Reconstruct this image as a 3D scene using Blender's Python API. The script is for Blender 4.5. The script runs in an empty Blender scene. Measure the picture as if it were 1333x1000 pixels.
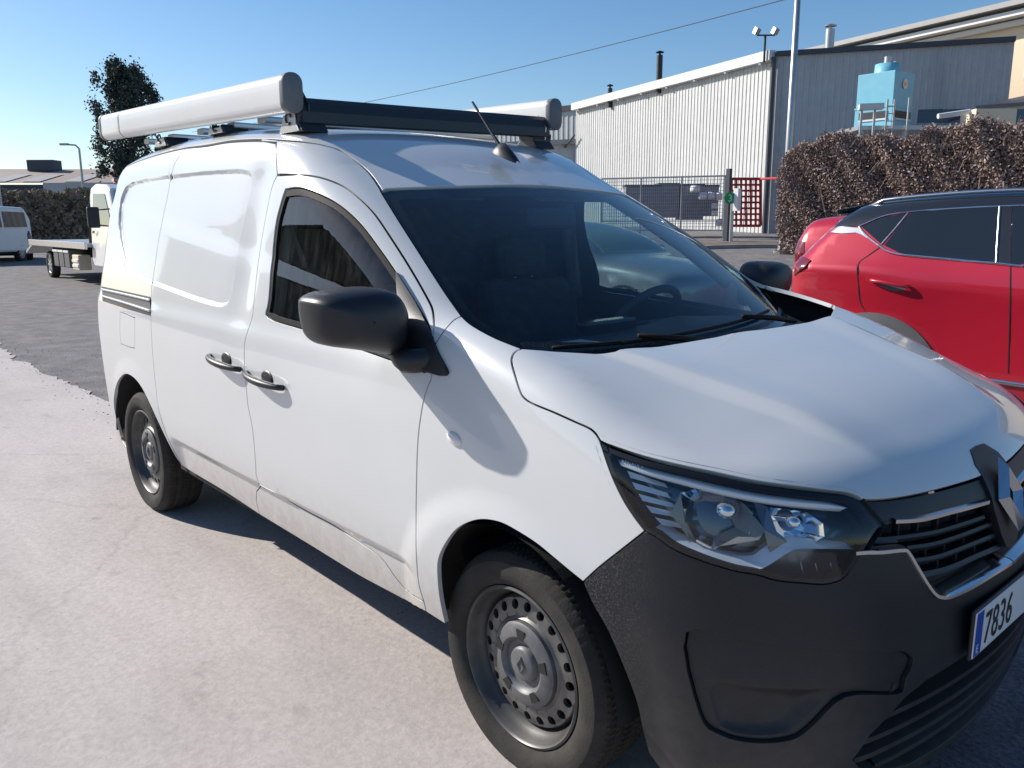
import bpy, bmesh, math, random
import numpy as np
from mathutils import Vector, Matrix
from mathutils.geometry import delaunay_2d_cdt
random.seed(7); np.random.seed(7)
scn=bpy.context.scene; COL=scn.collection
# ------------------------------------------------------------------ camera
cam_d=bpy.data.cameras.new('camera'); cam_o=bpy.data.objects.new('camera',cam_d); COL.objects.link(cam_o); scn.camera=cam_o
_yaw,_pit,_rol=[math.radians(a) for a in (138.443,11.273,.26)]
_f=Vector((math.cos(_yaw)*math.cos(_pit),math.sin(_yaw)*math.cos(_pit),-math.sin(_pit)))
_r=Vector((math.sin(_yaw),-math.cos(_yaw),0)); _d=_f.cross(_r)
_R=_r*math.cos(_rol)+_d*math.sin(_rol); _D=_d*math.cos(_rol)-_r*math.sin(_rol)
cam_o.matrix_world=Matrix(((_R.x,-_D.x,-_f.x,1.476),(_R.y,-_D.y,-_f.y,-2.142),(_R.z,-_D.z,-_f.z,1.470),(0,0,0,1)))
cam_d.sensor_fit='HORIZONTAL'; cam_d.sensor_width=36.; cam_d.lens=36.*1069./1333.; cam_d.clip_start=.05; cam_d.clip_end=6000
# ------------------------------------------------------------------ sky, sun, exposure
SUN_EL=30.5; SUN_AZ=206.        # direction the sunlight comes from (azimuth measured from +x towards +y)
wld=bpy.data.worlds.new('World'); scn.world=wld; wld.use_nodes=True
nt=wld.node_tree; bg=nt.nodes['Background']
sky=nt.nodes.new('ShaderNodeTexSky'); sky.sky_type='NISHITA'; sky.sun_disc=False
sky.sun_elevation=math.radians(SUN_EL); sky.sun_rotation=math.radians(90-SUN_AZ); sky.altitude=300; sky.air_density=1.0; sky.dust_density=.6; sky.ozone_density=3.
hs=nt.nodes.new('ShaderNodeHueSaturation'); hs.inputs['Saturation'].default_value=1.18; nt.links.new(sky.outputs[0],hs.inputs['Color']); nt.links.new(hs.outputs[0],bg.inputs[0]); bg.inputs[1].default_value=.10
sl=bpy.data.lights.new('sun','SUN'); sl.energy=4.8; sl.angle=math.radians(.53); sl.color=(1,.94,.86)
so=bpy.data.objects.new('sun',sl); COL.objects.link(so)
_sd=Vector((math.cos(math.radians(SUN_EL))*math.cos(math.radians(SUN_AZ)),math.cos(math.radians(SUN_EL))*math.sin(math.radians(SUN_AZ)),math.sin(math.radians(SUN_EL))))
so.rotation_euler=_sd.to_track_quat('Z','Y').to_euler(); so.location=(-20,-10,15)
vs=scn.view_settings; vs.view_transform='Standard'; vs.look='None'; vs.gamma=1; vs.exposure=.44; vs.use_curve_mapping=False
scn.render.engine='CYCLES'; scn.cycles.max_bounces=8; scn.cycles.transparent_max_bounces=24; scn.cycles.transmission_bounces=6; scn.cycles.glossy_bounces=4; scn.cycles.diffuse_bounces=3
# ------------------------------------------------------------------ numeric helpers
def spl(pts):
    """smooth monotone-ish cubic interpolation through (t, v) pairs, linear outside"""
    a=np.array(pts,float); t=a[:,0]; v=a[:,1]
    h=np.diff(t); d=np.diff(v)/h
    m=np.zeros(len(t)); m[0]=d[0]; m[-1]=d[-1]
    m[1:-1]=(d[:-1]*h[1:]+d[1:]*h[:-1])/(h[:-1]+h[1:])
    def f(x):
        x=np.asarray(x,float); i=np.clip(np.searchsorted(t,x)-1,0,len(h)-1)
        s=(x-t[i])/h[i]; lo=s<0; hi=s>1; sc=np.clip(s,0,1)
        s2=sc*sc; s3=s2*sc
        r=v[i]*(2*s3-3*s2+1)+v[i+1]*(3*s2-2*s3)+h[i]*(m[i]*(s3-2*s2+sc)+m[i+1]*(s3-s2))
        r=np.where(lo,v[0]+m[0]*(x-t[0]),r); r=np.where(hi,v[-1]+m[-1]*(x-t[-1]),r)
        return r
    return f
def smax(a,b,k):
    h=np.maximum(k-np.abs(a-b),0)/k
    return np.maximum(a,b)+h*h*k*.25
def smin(a,b,k): return -smax(-a,-b,k)
def sstep(a,b,x):
    t=np.clip((x-a)/(b-a),0,1); return t*t*(3-2*t)
def rot_cam(yaw,pitch,roll):
    f=np.array([math.cos(yaw)*math.cos(pitch),math.sin(yaw)*math.cos(pitch),-math.sin(pitch)])
    r=np.array([math.sin(yaw),-math.cos(yaw),0.]); d=np.cross(f,r)
    c,s=math.cos(roll),math.sin(roll)
    return np.array([c*r+s*d,-s*r+c*d,f])
CAM=np.array([1.476,-2.142,1.470]); YPR=[math.radians(a) for a in (138.443,11.273,.26)]; FPX=1069.0
RC=rot_cam(*YPR)
def ray(u,v):
    u=np.asarray(u,float); v=np.asarray(v,float)
    d=np.stack([(u-666.5)/FPX,(v-500)/FPX,np.ones_like(u)],-1)@RC
    return d/np.linalg.norm(d,axis=-1,keepdims=True)
def project(P):
    q=(np.atleast_2d(P)-CAM)@RC.T
    return np.stack([666.5+FPX*q[:,0]/q[:,2],500+FPX*q[:,1]/q[:,2]],1)
def on(ax,u,v,val):
    d=ray(u,v); return CAM+d*((val-CAM[ax])/d[ax])
def at_dist(u,v,D):
    """point on the pixel's ray at horizontal distance D from the camera"""
    d=ray(u,v); return CAM+d*(D/math.hypot(d[0],d[1]))
def inpoly(p,poly):
    x=p[:,0][:,None]; y=p[:,1][:,None]; a=np.asarray(poly); b=np.roll(a,-1,0)
    c=((a[:,1]>y)!=(b[:,1]>y))&(x<(b[:,0]-a[:,0])*(y-a[:,1])/(b[:,1]-a[:,1]+1e-18)+a[:,0])
    return c.sum(1)%2==1
def polydist(p,poly,closed=True):
    a=np.asarray(poly,float); b=np.roll(a,-1,0)
    if not closed: a=a[:-1]; b=b[:-1]
    d=b-a; L=(d*d).sum(1)+1e-18
    t=np.clip(((p[:,None,:]-a)*d).sum(2)/L,0,1)
    q=a+t[...,None]*d-p[:,None,:]
    return np.sqrt((q*q).sum(2)).min(1)
def smooth_line(pts,n=6,closed=False):
    """Catmull-Rom resample of a polyline (any dimension)"""
    P=np.asarray(pts,float); N=len(P); out=[]
    for i in range(N if closed else N-1):
        if closed: p0,p1,p2,p3=P[i-1],P[i],P[(i+1)%N],P[(i+2)%N]
        else: p0,p1,p2,p3=P[max(i-1,0)],P[i],P[i+1],P[min(i+2,N-1)]
        for s in np.arange(n)/n:
            out.append(.5*((2*p1)+(p2-p0)*s+(2*p0-5*p1+4*p2-p3)*s*s+(3*p1-p0-3*p2+p3)*s**3))
    if not closed: out.append(P[-1])
    return np.array(out)
def resample(P,step,closed=False):
    P=np.asarray(P,float)
    if closed: P=np.vstack([P,P[:1]])
    seg=np.linalg.norm(np.diff(P,axis=0),axis=1); out=[]
    for i,s in enumerate(seg):
        k=max(1,int(math.ceil(s/step)))
        for j in range(k): out.append(P[i]+(P[i+1]-P[i])*j/k)
    if not closed: out.append(P[-1])
    return np.array(out)

class Relief:
    """smooth step across a polygon's edge, tabulated on a grid and looked up bilinearly"""
    def __init__(s,poly,a,b,res=.004,pad=.03):
        poly=np.asarray(poly); s.lo=poly.min(0)-pad; hi=poly.max(0)+pad; s.n=np.ceil((hi-s.lo)/res).astype(int)+1; s.res=res
        X,Y=np.meshgrid(np.arange(s.n[0]),np.arange(s.n[1]),indexing='ij'); q=np.stack([X.ravel(),Y.ravel()],1)*res+s.lo
        d=np.concatenate([polydist(c,poly) for c in np.array_split(q,40)]); ins=np.concatenate([inpoly(c,poly) for c in np.array_split(q,40)])
        s.g=sstep(a,b,np.where(ins,d,-d)).reshape(X.shape)
    def __call__(s,x,y):
        x=np.asarray(x,float); u=(np.ravel(x)-s.lo[0])/s.res; v=(np.ravel(y)-s.lo[1])/s.res
        m=(u>0)&(v>0)&(u<s.n[0]-1.001)&(v<s.n[1]-1.001); o=np.zeros(len(u))
        uu=u[m]; vv=v[m]; i=uu.astype(int); j=vv.astype(int); fu=uu-i; fv=vv-j; g=s.g
        o[m]=(g[i,j]*(1-fu)+g[i+1,j]*fu)*(1-fv)+(g[i,j+1]*(1-fu)+g[i+1,j+1]*fu)*fv
        return o.reshape(x.shape)
class Surf:
    """implicit body f(p)<0 inside, placed in the world by a rigid transform (loc, yaw)"""
    def __init__(s,f,loc=(0,0,0),yaw=0.,axis_z=.7,wrap_x=0.):
        s.f=f; s.loc=np.array(loc,float); c,n=math.cos(yaw),math.sin(yaw)
        s.R=np.array([[c,-n,0],[n,c,0],[0,0,1.]]); s.axis_z=axis_z; s.wrap_x=wrap_x; s.yaw=yaw
    def grad(s,p,e=2e-4):
        g=np.zeros_like(p)
        for i in range(3):
            d=np.zeros(3); d[i]=e
            g[:,i]=s.f(p+d)-s.f(p-d)
        return g/(np.linalg.norm(g,axis=1,keepdims=True)+1e-12)
    def march(s,o,d,t0,t1,n=90):
        """first crossing outside->inside along o+t*d (vectorised)"""
        o=np.broadcast_to(o,d.shape); N=len(d); ts=np.linspace(0,1,n)
        t0=np.broadcast_to(t0,(N,)).astype(float); t1=np.broadcast_to(t1,(N,)).astype(float)
        lo=np.full(N,np.nan); hi=np.full(N,np.nan)
        ch=max(1,int(60000//n))
        for a in range(0,N,ch):
            b=min(N,a+ch); tt=t0[a:b,None]+(t1-t0)[a:b,None]*ts[None]
            v=s.f((o[a:b,None,:]+d[a:b,None,:]*tt[...,None]).reshape(-1,3)).reshape(b-a,n)
            c=(v[:,:-1]>0)&(v[:,1:]<=0); hit=c.any(1); k=c.argmax(1); r=np.arange(b-a)
            lo[a:b]=np.where(hit,tt[r,k],np.nan); hi[a:b]=np.where(hit,tt[r,k+1],np.nan)
        for _ in range(22):
            mid=.5*(lo+hi); v=s.f(o+d*mid[:,None]); ins=v<=0
            hi=np.where(ins,mid,hi); lo=np.where(ins,lo,mid)
        return o+d*hi[:,None]
    def px(s,uv,t0=.8,t1=9.):
        uv=np.asarray(uv,float); d=ray(uv[:,0],uv[:,1])@s.R; o=(CAM-s.loc)@s.R
        return s.march(o,d,t0,t1,220)
    def to_param(s,p,mode):
        if mode=='roll': return np.stack([p[:,0],np.arctan2(p[:,2]-s.axis_z,-p[:,1])],1)*[1,.85]
        if mode=='wrap': return np.stack([np.arctan2(p[:,1],p[:,0]-s.wrap_x)*.8,p[:,2]],1)
        if mode=='side': return p[:,[0,2]].copy()
        if mode=='top': return p[:,[0,1]].copy()
        if mode in('front','rear'): return p[:,[1,2]].copy()
    def from_param(s,q,mode):
        N=len(q)
        if mode=='roll':
            ph=q[:,1]/.85; o=np.stack([q[:,0],np.zeros(N),np.full(N,s.axis_z)],1)
            d=np.stack([np.zeros(N),-np.cos(ph),np.sin(ph)],1)
        elif mode=='wrap':
            th=q[:,0]/.8; o=np.stack([np.full(N,s.wrap_x),np.zeros(N),q[:,1]],1)
            d=np.stack([np.cos(th),np.sin(th),np.zeros(N)],1)
        elif mode=='side':
            o=np.stack([q[:,0],np.zeros(N),q[:,1]],1); d=np.tile([0,-1.,0],(N,1))
        elif mode=='top':
            o=np.stack([q[:,0],q[:,1],np.zeros(N)],1); d=np.tile([0,0,1.],(N,1))
        elif mode=='front':
            o=np.stack([np.zeros(N),q[:,0],q[:,1]],1); d=np.tile([1.,0,0],(N,1))
        elif mode=='rear':
            o=np.stack([np.zeros(N),q[:,0],q[:,1]],1); d=np.tile([-1.,0,0],(N,1))
        R=2.2
        return s.march(o+d*R,-d,0,R*(1.75 if mode=='front' else .98),75)
# ------------------------------------------------------------------ materials (all procedural)
def mat(name,col,rough=.5,metal=0.,spec=.5,coat=0.,coat_r=.05,var=0.,vscale=8.,bump=0.,bscale=60.,col2=None,emit=None,dirt=None,rvar=0.,detail=6.):
    m=bpy.data.materials.new(name); m.use_nodes=True; nt=m.node_tree; b=nt.nodes['Principled BSDF']
    b.inputs['Base Color'].default_value=(*col,1); b.inputs['Roughness'].default_value=rough; b.inputs['Metallic'].default_value=metal
    b.inputs['Specular IOR Level'].default_value=spec; b.inputs['Coat Weight'].default_value=coat; b.inputs['Coat Roughness'].default_value=coat_r
    tc=nt.nodes.new('ShaderNodeTexCoord'); last=None
    if var>0 or col2 is not None:
        n=nt.nodes.new('ShaderNodeTexNoise'); n.inputs['Scale'].default_value=vscale; n.inputs['Detail'].default_value=detail; n.inputs['Roughness'].default_value=.62
        nt.links.new(tc.outputs['Object'],n.inputs['Vector'])
        r=nt.nodes.new('ShaderNodeValToRGB'); c2=col2 if col2 is not None else tuple(c*(1-var) for c in col); c1=col if col2 is not None else tuple(min(1,c*(1+var*.6)) for c in col)
        r.color_ramp.elements[0].position=.32; r.color_ramp.elements[1].position=.68
        r.color_ramp.elements[0].color=(*c2,1); r.color_ramp.elements[1].color=(*c1,1)
        nt.links.new(n.outputs[0],r.inputs[0]); last=r.outputs[0]
        if rvar>0:
            mr=nt.nodes.new('ShaderNodeMapRange'); mr.inputs[3].default_value=max(0,rough-rvar); mr.inputs[4].default_value=min(1,rough+rvar)
            nt.links.new(n.outputs[0],mr.inputs[0]); nt.links.new(mr.outputs[0],b.inputs['Roughness'])
    if dirt is not None:      # road dust, with rocker shade on the van paint, thinning out with height: (colour, z where it ends, amount)
        dc,zt,am=dirt
        sp=nt.nodes.new('ShaderNodeSeparateXYZ'); nt.links.new(tc.outputs['Object'],sp.inputs[0])
        mr=nt.nodes.new('ShaderNodeMapRange'); mr.inputs[1].default_value=.25; mr.inputs[2].default_value=zt; mr.inputs[3].default_value=am; mr.inputs[4].default_value=0
        nt.links.new(sp.outputs[2],mr.inputs[0])
        n2=nt.nodes.new('ShaderNodeTexNoise'); n2.inputs['Scale'].default_value=22; n2.inputs['Detail'].default_value=7; n2.inputs['Roughness'].default_value=.7
        nt.links.new(tc.outputs['Object'],n2.inputs['Vector'])
        mu=nt.nodes.new('ShaderNodeMath'); mu.operation='MULTIPLY'; nt.links.new(mr.outputs[0],mu.inputs[0]); nt.links.new(n2.outputs[0],mu.inputs[1])
        mx=nt.nodes.new('ShaderNodeMix'); mx.data_type='RGBA'; mx.inputs[6].default_value=(*col,1); mx.inputs[7].default_value=(*dc,1)
        if last is not None: nt.links.new(last,mx.inputs[6])
        nt.links.new(mu.outputs[0],mx.inputs[0]); last=mx.outputs[2]
    if last is not None: nt.links.new(last,b.inputs['Base Color'])
    if bump>0:
        n=nt.nodes.new('ShaderNodeTexNoise'); n.inputs['Scale'].default_value=bscale; n.inputs['Detail'].default_value=5
        nt.links.new(tc.outputs['Object'],n.inputs['Vector'])
        bp=nt.nodes.new('ShaderNodeBump'); bp.inputs['Strength'].default_value=bump; bp.inputs['Distance'].default_value=.01
        nt.links.new(n.outputs[0],bp.inputs['Height']); nt.links.new(bp.outputs[0],b.inputs['Normal'])
    if emit: b.inputs['Emission Color'].default_value=(*emit[0],1); b.inputs['Emission Strength'].default_value=emit[1]
    return m
def glass(name,tint,refl=.9,rough=.0,dust=0.,ior=1.5):
    """thin car glass: tinted see-through plus a Fresnel reflection and a little dust"""
    m=bpy.data.materials.new(name); m.use_nodes=True; nt=m.node_tree; nt.nodes.remove(nt.nodes['Principled BSDF']); out=nt.nodes['Material Output']
    tr=nt.nodes.new('ShaderNodeBsdfTransparent'); tr.inputs[0].default_value=(*tint,1)
    gl=nt.nodes.new('ShaderNodeBsdfGlossy'); gl.inputs['Roughness'].default_value=rough; gl.inputs[0].default_value=(refl,refl,refl,1)
    fr=nt.nodes.new('ShaderNodeFresnel'); ge=nt.nodes.new('ShaderNodeNewGeometry'); mi_=nt.nodes.new('ShaderNodeMapRange'); mi_.inputs[3].default_value=ior; mi_.inputs[4].default_value=1/ior
    nt.links.new(ge.outputs['Backfacing'],mi_.inputs[0]); nt.links.new(mi_.outputs[0],fr.inputs[0])
    mx=nt.nodes.new('ShaderNodeMixShader'); nt.links.new(fr.outputs[0],mx.inputs[0]); nt.links.new(tr.outputs[0],mx.inputs[1]); nt.links.new(gl.outputs[0],mx.inputs[2])
    last=mx.outputs[0]
    if dust>0:
        tc=nt.nodes.new('ShaderNodeTexCoord'); mp=nt.nodes.new('ShaderNodeMapping'); mp.inputs['Scale'].default_value=(14,14,1.3); nt.links.new(tc.outputs['Object'],mp.inputs[0])
        n=nt.nodes.new('ShaderNodeTexNoise'); n.inputs['Scale'].default_value=2.2; n.inputs['Detail'].default_value=8; n.inputs['Roughness'].default_value=.7; nt.links.new(mp.outputs[0],n.inputs['Vector'])
        mr=nt.nodes.new('ShaderNodeMapRange'); mr.inputs[1].default_value=.45; mr.inputs[2].default_value=.8; mr.inputs[4].default_value=dust; nt.links.new(n.outputs[0],mr.inputs[0])
        df=nt.nodes.new('ShaderNodeBsdfDiffuse'); df.inputs[0].default_value=(.5,.48,.45,1)
        m2=nt.nodes.new('ShaderNodeMixShader'); nt.links.new(mr.outputs[0],m2.inputs[0]); nt.links.new(last,m2.inputs[1]); nt.links.new(df.outputs[0],m2.inputs[2]); last=m2.outputs[0]
    nt.links.new(last,out.inputs[0]); return m
M={}
DUST_AND_SHADE=(.30,.25,.20)
M['white']=mat('van_white_paint',(.58,.59,.59),.30,0,.5,coat=.8,coat_r=.04,var=.02,vscale=3.,dirt=(DUST_AND_SHADE,.62,1.5))  # low tint: road dust plus the turned-in rocker's shade, put into the colour
M['dark']=mat('dark_trim',(.022,.023,.025),.6)
M['under']=mat('underbody_black',(.012,.012,.012),.8)
M['plastic']=mat('grained_black_plastic',(.006,.008,.012),.44,0,.4,var=.15,vscale=9,bump=.10,bscale=900,dirt=((.11,.10,.09),.66,.7))
# dust specks thrown up along the wheel-arch edge of the plastic
_nt=M['plastic'].node_tree; _b=_nt.nodes['Principled BSDF']; _src=_b.inputs['Base Color'].links[0].from_socket; _tc=_nt.nodes.new('ShaderNodeTexCoord'); _sp=_nt.nodes.new('ShaderNodeSeparateXYZ'); _nt.links.new(_tc.outputs['Object'],_sp.inputs[0])
_mr=_nt.nodes.new('ShaderNodeMapRange'); _mr.inputs[1].default_value=.30; _mr.inputs[2].default_value=.47; _mr.inputs[3].default_value=1.; _mr.inputs[4].default_value=.06; _nt.links.new(_sp.outputs[0],_mr.inputs[0])
_vo=_nt.nodes.new('ShaderNodeTexNoise'); _vo.inputs['Scale'].default_value=240; _vo.inputs['Detail'].default_value=4; _vo.inputs['Roughness'].default_value=.75; _nt.links.new(_tc.outputs['Object'],_vo.inputs['Vector'])
_m2=_nt.nodes.new('ShaderNodeMapRange'); _m2.inputs[1].default_value=.50; _m2.inputs[2].default_value=.74; _m2.inputs[4].default_value=.5; _nt.links.new(_vo.outputs[0],_m2.inputs[0])
_mu=_nt.nodes.new('ShaderNodeMath'); _mu.operation='MULTIPLY'; _nt.links.new(_mr.outputs[0],_mu.inputs[0]); _nt.links.new(_m2.outputs[0],_mu.inputs[1])
_mx=_nt.nodes.new('ShaderNodeMix'); _mx.data_type='RGBA'; _mx.inputs[7].default_value=(.30,.28,.25,1); _nt.links.new(_src,_mx.inputs[6]); _nt.links.new(_mu.outputs[0],_mx.inputs[0]); _nt.links.new(_mx.outputs[2],_b.inputs['Base Color'])
M['mirrorpl']=mat('mirror_plastic',(.014,.016,.020),.42,0,.45,bump=.06,bscale=900)
M['rubber']=mat('rubber_seal',(.006,.006,.0065),.7,0,.2)
M['glossb']=mat('gloss_black',(.012,.013,.015),.15,0,.5,coat=.5)
M['chrome']=mat('chrome',(.72,.73,.75),.12,1.)
M['satin']=mat('satin_silver',(.55,.56,.58),.25,1.)
M['tyre']=mat('tyre_rubber',(.028,.027,.026),.85,0,.25,var=.3,vscale=14,bump=.15,bscale=160,col2=(.05,.045,.04))
M['steel']=mat('dusty_steel_wheel',(.16,.155,.15),.45,.6,.5,var=.3,vscale=16)
M['rim']=mat('wheel_rim_edge',(.09,.088,.086),.42,.4,.5,var=.3,vscale=10)
M['hub']=mat('grey_hub_cap',(.13,.13,.135),.5,.2,.5,var=.25,vscale=20)
M['glass']=glass('windscreen_glass',(.60,.72,.74),1.,dust=.02)
M['sideglass']=glass('side_window_glass',(.52,.62,.60),1.,dust=.05)
M['lens']=glass('headlamp_lens',(.88,.92,.95),1.,ior=1.45)
M['lampin']=mat('headlamp_housing',(.13,.15,.18),.22,.7,.5)
M['refl']=mat('headlamp_reflector',(.85,.87,.9),.08,1.)
M['amber']=mat('clear_repeater',(.75,.70,.66),.12,0,.5,coat=1.)
M['interior']=mat('interior_charcoal',(.030,.032,.036),.6,var=.15,vscale=12)
M['trimgrey']=mat('light_pillar_trim',(.24,.24,.235),.8)
M['lampw']=mat('lamp_white_satin',(.62,.66,.70),.25,.3,.5)
M['seat']=mat('seat_fabric',(.055,.058,.065),.9,bump=.3,bscale=300)
M['liner']=mat('grey_headliner',(.22,.22,.21),.9)
M['alu']=mat('white_alu_tube',(.66,.66,.645),.33,0,.5,coat=.3,var=.03,vscale=5)
M['tubecap']=mat('grey_end_cap',(.13,.14,.15),.5)
M['rackblk']=mat('black_alu_deflector',(.02,.022,.026),.42,0,.5)
M['rackalu']=mat('aluminium_foot',(.62,.61,.58),.38,.8)
M['platew']=mat('plate_white',(.68,.69,.70),.35,0,.5)
M['blue']=mat('plate_blue',(.015,.06,.33),.4)
M['blackink']=mat('plate_ink',(.012,.012,.013),.5)
# ------------------------------------------------------------------ object helpers
def tag(o,label=None,cat=None,group=None,kind=None):
    if label: o['label']=label
    if cat: o['category']=cat
    if group: o['group']=group
    if kind: o['kind']=kind
    return o
def empty(name,loc=(0,0,0),rz=0.,label=None,cat=None,group=None):
    o=bpy.data.objects.new(name,None); COL.objects.link(o); o.location=loc; o.rotation_euler=(0,0,rz); o.empty_display_size=.2
    return tag(o,label,cat,group)
def link(name,me,parent=None,mats=(),smooth=False):
    o=bpy.data.objects.new(name,me); COL.objects.link(o)
    for m in mats: me.materials.append(M[m] if isinstance(m,str) else m)
    if parent is not None: o.parent=parent
    if smooth:
        for p in me.polygons: p.use_smooth=True
    return o
class MB:
    """collects boxes, tubes and prisms into one mesh"""
    def __init__(s): s.v=[]; s.f=[]; s.mi=[]
    def add(s,V,F,mi=0):
        o=len(s.v); s.v.extend([tuple(map(float,p)) for p in V]); s.f.extend([tuple(i+o for i in q) for q in F]); s.mi.extend([mi]*len(F)); return s
    def box(s,c,d,R=None,mi=0):
        hx,hy,hz=[a/2 for a in d]
        V=np.array([(x,y,z) for x in(-hx,hx) for y in(-hy,hy) for z in(-hz,hz)])
        if R is not None: V=V@np.array(R).T
        return s.add(V+np.array(c),[(0,1,3,2),(4,6,7,5),(0,4,5,1),(2,3,7,6),(0,2,6,4),(1,5,7,3)],mi)
    def tube(s,P,r,n=10,cap=True,mi=0,closed=False):
        P=np.asarray(P,float); N=len(P); r=np.broadcast_to(r,(N,)); V=[]
        T=np.gradient(P,axis=0) if not closed else np.roll(P,-1,0)-np.roll(P,1,0)
        T/=np.linalg.norm(T,axis=1,keepdims=True)+1e-12
        up=np.array([0,0,1.]) if abs(T[0][2])<.9 else np.array([1.,0,0])
        a=np.cross(up,T[0]); a/=np.linalg.norm(a)
        for i in range(N):
            a=a-T[i]*a.dot(T[i]); a/=np.linalg.norm(a)+1e-12; b=np.cross(T[i],a)
            for k in range(n):
                t=2*math.pi*k/n; V.append(P[i]+r[i]*(a*math.cos(t)+b*math.sin(t)))
        F=[]; M_=N if closed else N-1
        for i in range(M_):
            for k in range(n):
                j=(i+1)%N; F.append((i*n+k,i*n+(k+1)%n,j*n+(k+1)%n,j*n+k))
        if cap and not closed: F+= [tuple(range(n-1,-1,-1)),tuple((N-1)*n+k for k in range(n))]
        return s.add(V,F,mi)
    def prism(s,poly,z0,z1,mi=0,f=lambda x,y,z:(x,y,z)):
        n=len(poly); V=[f(x,y,z0) for x,y in poly]+[f(x,y,z1) for x,y in poly]
        F=[tuple(range(n-1,-1,-1)),tuple(range(n,2*n))]+[(i,(i+1)%n,n+(i+1)%n,n+i) for i in range(n)]
        return s.add(V,F,mi)
    def lathe(s,prof,n=40,mi=0,f=lambda x,y,z:(x,y,z)):
        V=[];F=[];m=len(prof)
        for k in range(n):
            t=2*math.pi*k/n
            for r,h in prof: V.append(f(r*math.cos(t),r*math.sin(t),h))
        for k in range(n):
            for i in range(m-1): F.append((k*m+i,((k+1)%n)*m+i,((k+1)%n)*m+i+1,k*m+i+1))
        return s.add(V,F,mi)
    def sheet(s,G,mi=0,flip=False):
        G=np.asarray(G,float); a,b=G.shape[:2]
        F=[(i*b+j,(i+1)*b+j,(i+1)*b+j+1,i*b+j+1) for i in range(a-1) for j in range(b-1)]
        if flip: F=[q[::-1] for q in F]
        return s.add(G.reshape(-1,3),F,mi)
    def mesh(s,name):
        me=bpy.data.meshes.new(name); me.from_pydata(s.v,[],s.f); 
        if any(s.mi): me.polygons.foreach_set('material_index',s.mi)
        me.update(); return me
    def build(s,name,parent=None,mats=(),smooth=False,bevel=0.,auto=None,recalc=True,loc=None):
        me=s.mesh(name)
        if recalc:
            bm=bmesh.new(); bm.from_mesh(me); bmesh.ops.recalc_face_normals(bm,faces=bm.faces); bm.to_mesh(me); bm.free()
        o=link(name,me,parent,mats,smooth)
        if loc is not None: o.location=loc
        if bevel>0:
            b=o.modifiers.new('bevel','BEVEL'); b.width=bevel; b.segments=2; b.limit_method='ANGLE'; b.angle_limit=math.radians(35)
        if auto is not None: sharp(me,auto)
        return o
def sharp(me,deg):
    for p in me.polygons: p.use_smooth=True
    me.set_sharp_from_angle(angle=math.radians(deg))
def mirror_obj(o,parent=None,name=None):
    """mirrored twin (y -> -y) of a part with identity transform"""
    me=o.data.copy(); n=len(me.vertices); co=np.empty(n*3); me.vertices.foreach_get('co',co); co=co.reshape(-1,3)
    cn=None
    if me.has_custom_normals:
        nl=len(me.loops); cn=np.array([c.vector[:] for c in me.corner_normals]) 
    co[:,1]*=-1; me.vertices.foreach_set('co',co.ravel())
    me.flip_normals()
    if cn is not None:
        # flip_normals reverses the loop order of each face (first corner kept)
        out=np.empty_like(cn)
        for p in me.polygons:
            s=p.loop_start; k=p.loop_total; idx=[s]+[s+k-i for i in range(1,k)]
            out[s:s+k]=cn[idx]
        out[:,1]*=-1; me.normals_split_custom_set([tuple(v) for v in out])
    me.update()
    c=bpy.data.objects.new(name or o.name.split('.')[0],me); COL.objects.link(c); c.parent=parent if parent is not None else o.parent
    for k in ('label',):
        if k in o: c[k]=o[k]
    for md in o.modifiers:
        if md.type=='BEVEL':
            b=c.modifiers.new('bevel','BEVEL'); b.width=md.width; b.segments=md.segments; b.limit_method='ANGLE'; b.angle_limit=md.angle_limit
    return c
def offset_poly(q,g):
    """move a closed polygon inward by g"""
    q=np.asarray(q,float); a=np.roll(q,1,0); b=np.roll(q,-1,0)
    area=.5*np.sum(q[:,0]*b[:,1]-b[:,0]*q[:,1]); s=1 if area>0 else -1
    e1=q-a; e2=b-q; e1/=np.linalg.norm(e1,axis=1,keepdims=True)+1e-12; e2/=np.linalg.norm(e2,axis=1,keepdims=True)+1e-12
    n1=np.stack([-e1[:,1],e1[:,0]],1)*s; n2=np.stack([-e2[:,1],e2[:,0]],1)*s
    m=n1+n2; L=(m*m).sum(1,keepdims=True); m=np.where(L>.3,m*2/np.maximum(L,.3),(n1+n2))
    return q+m*g
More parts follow.
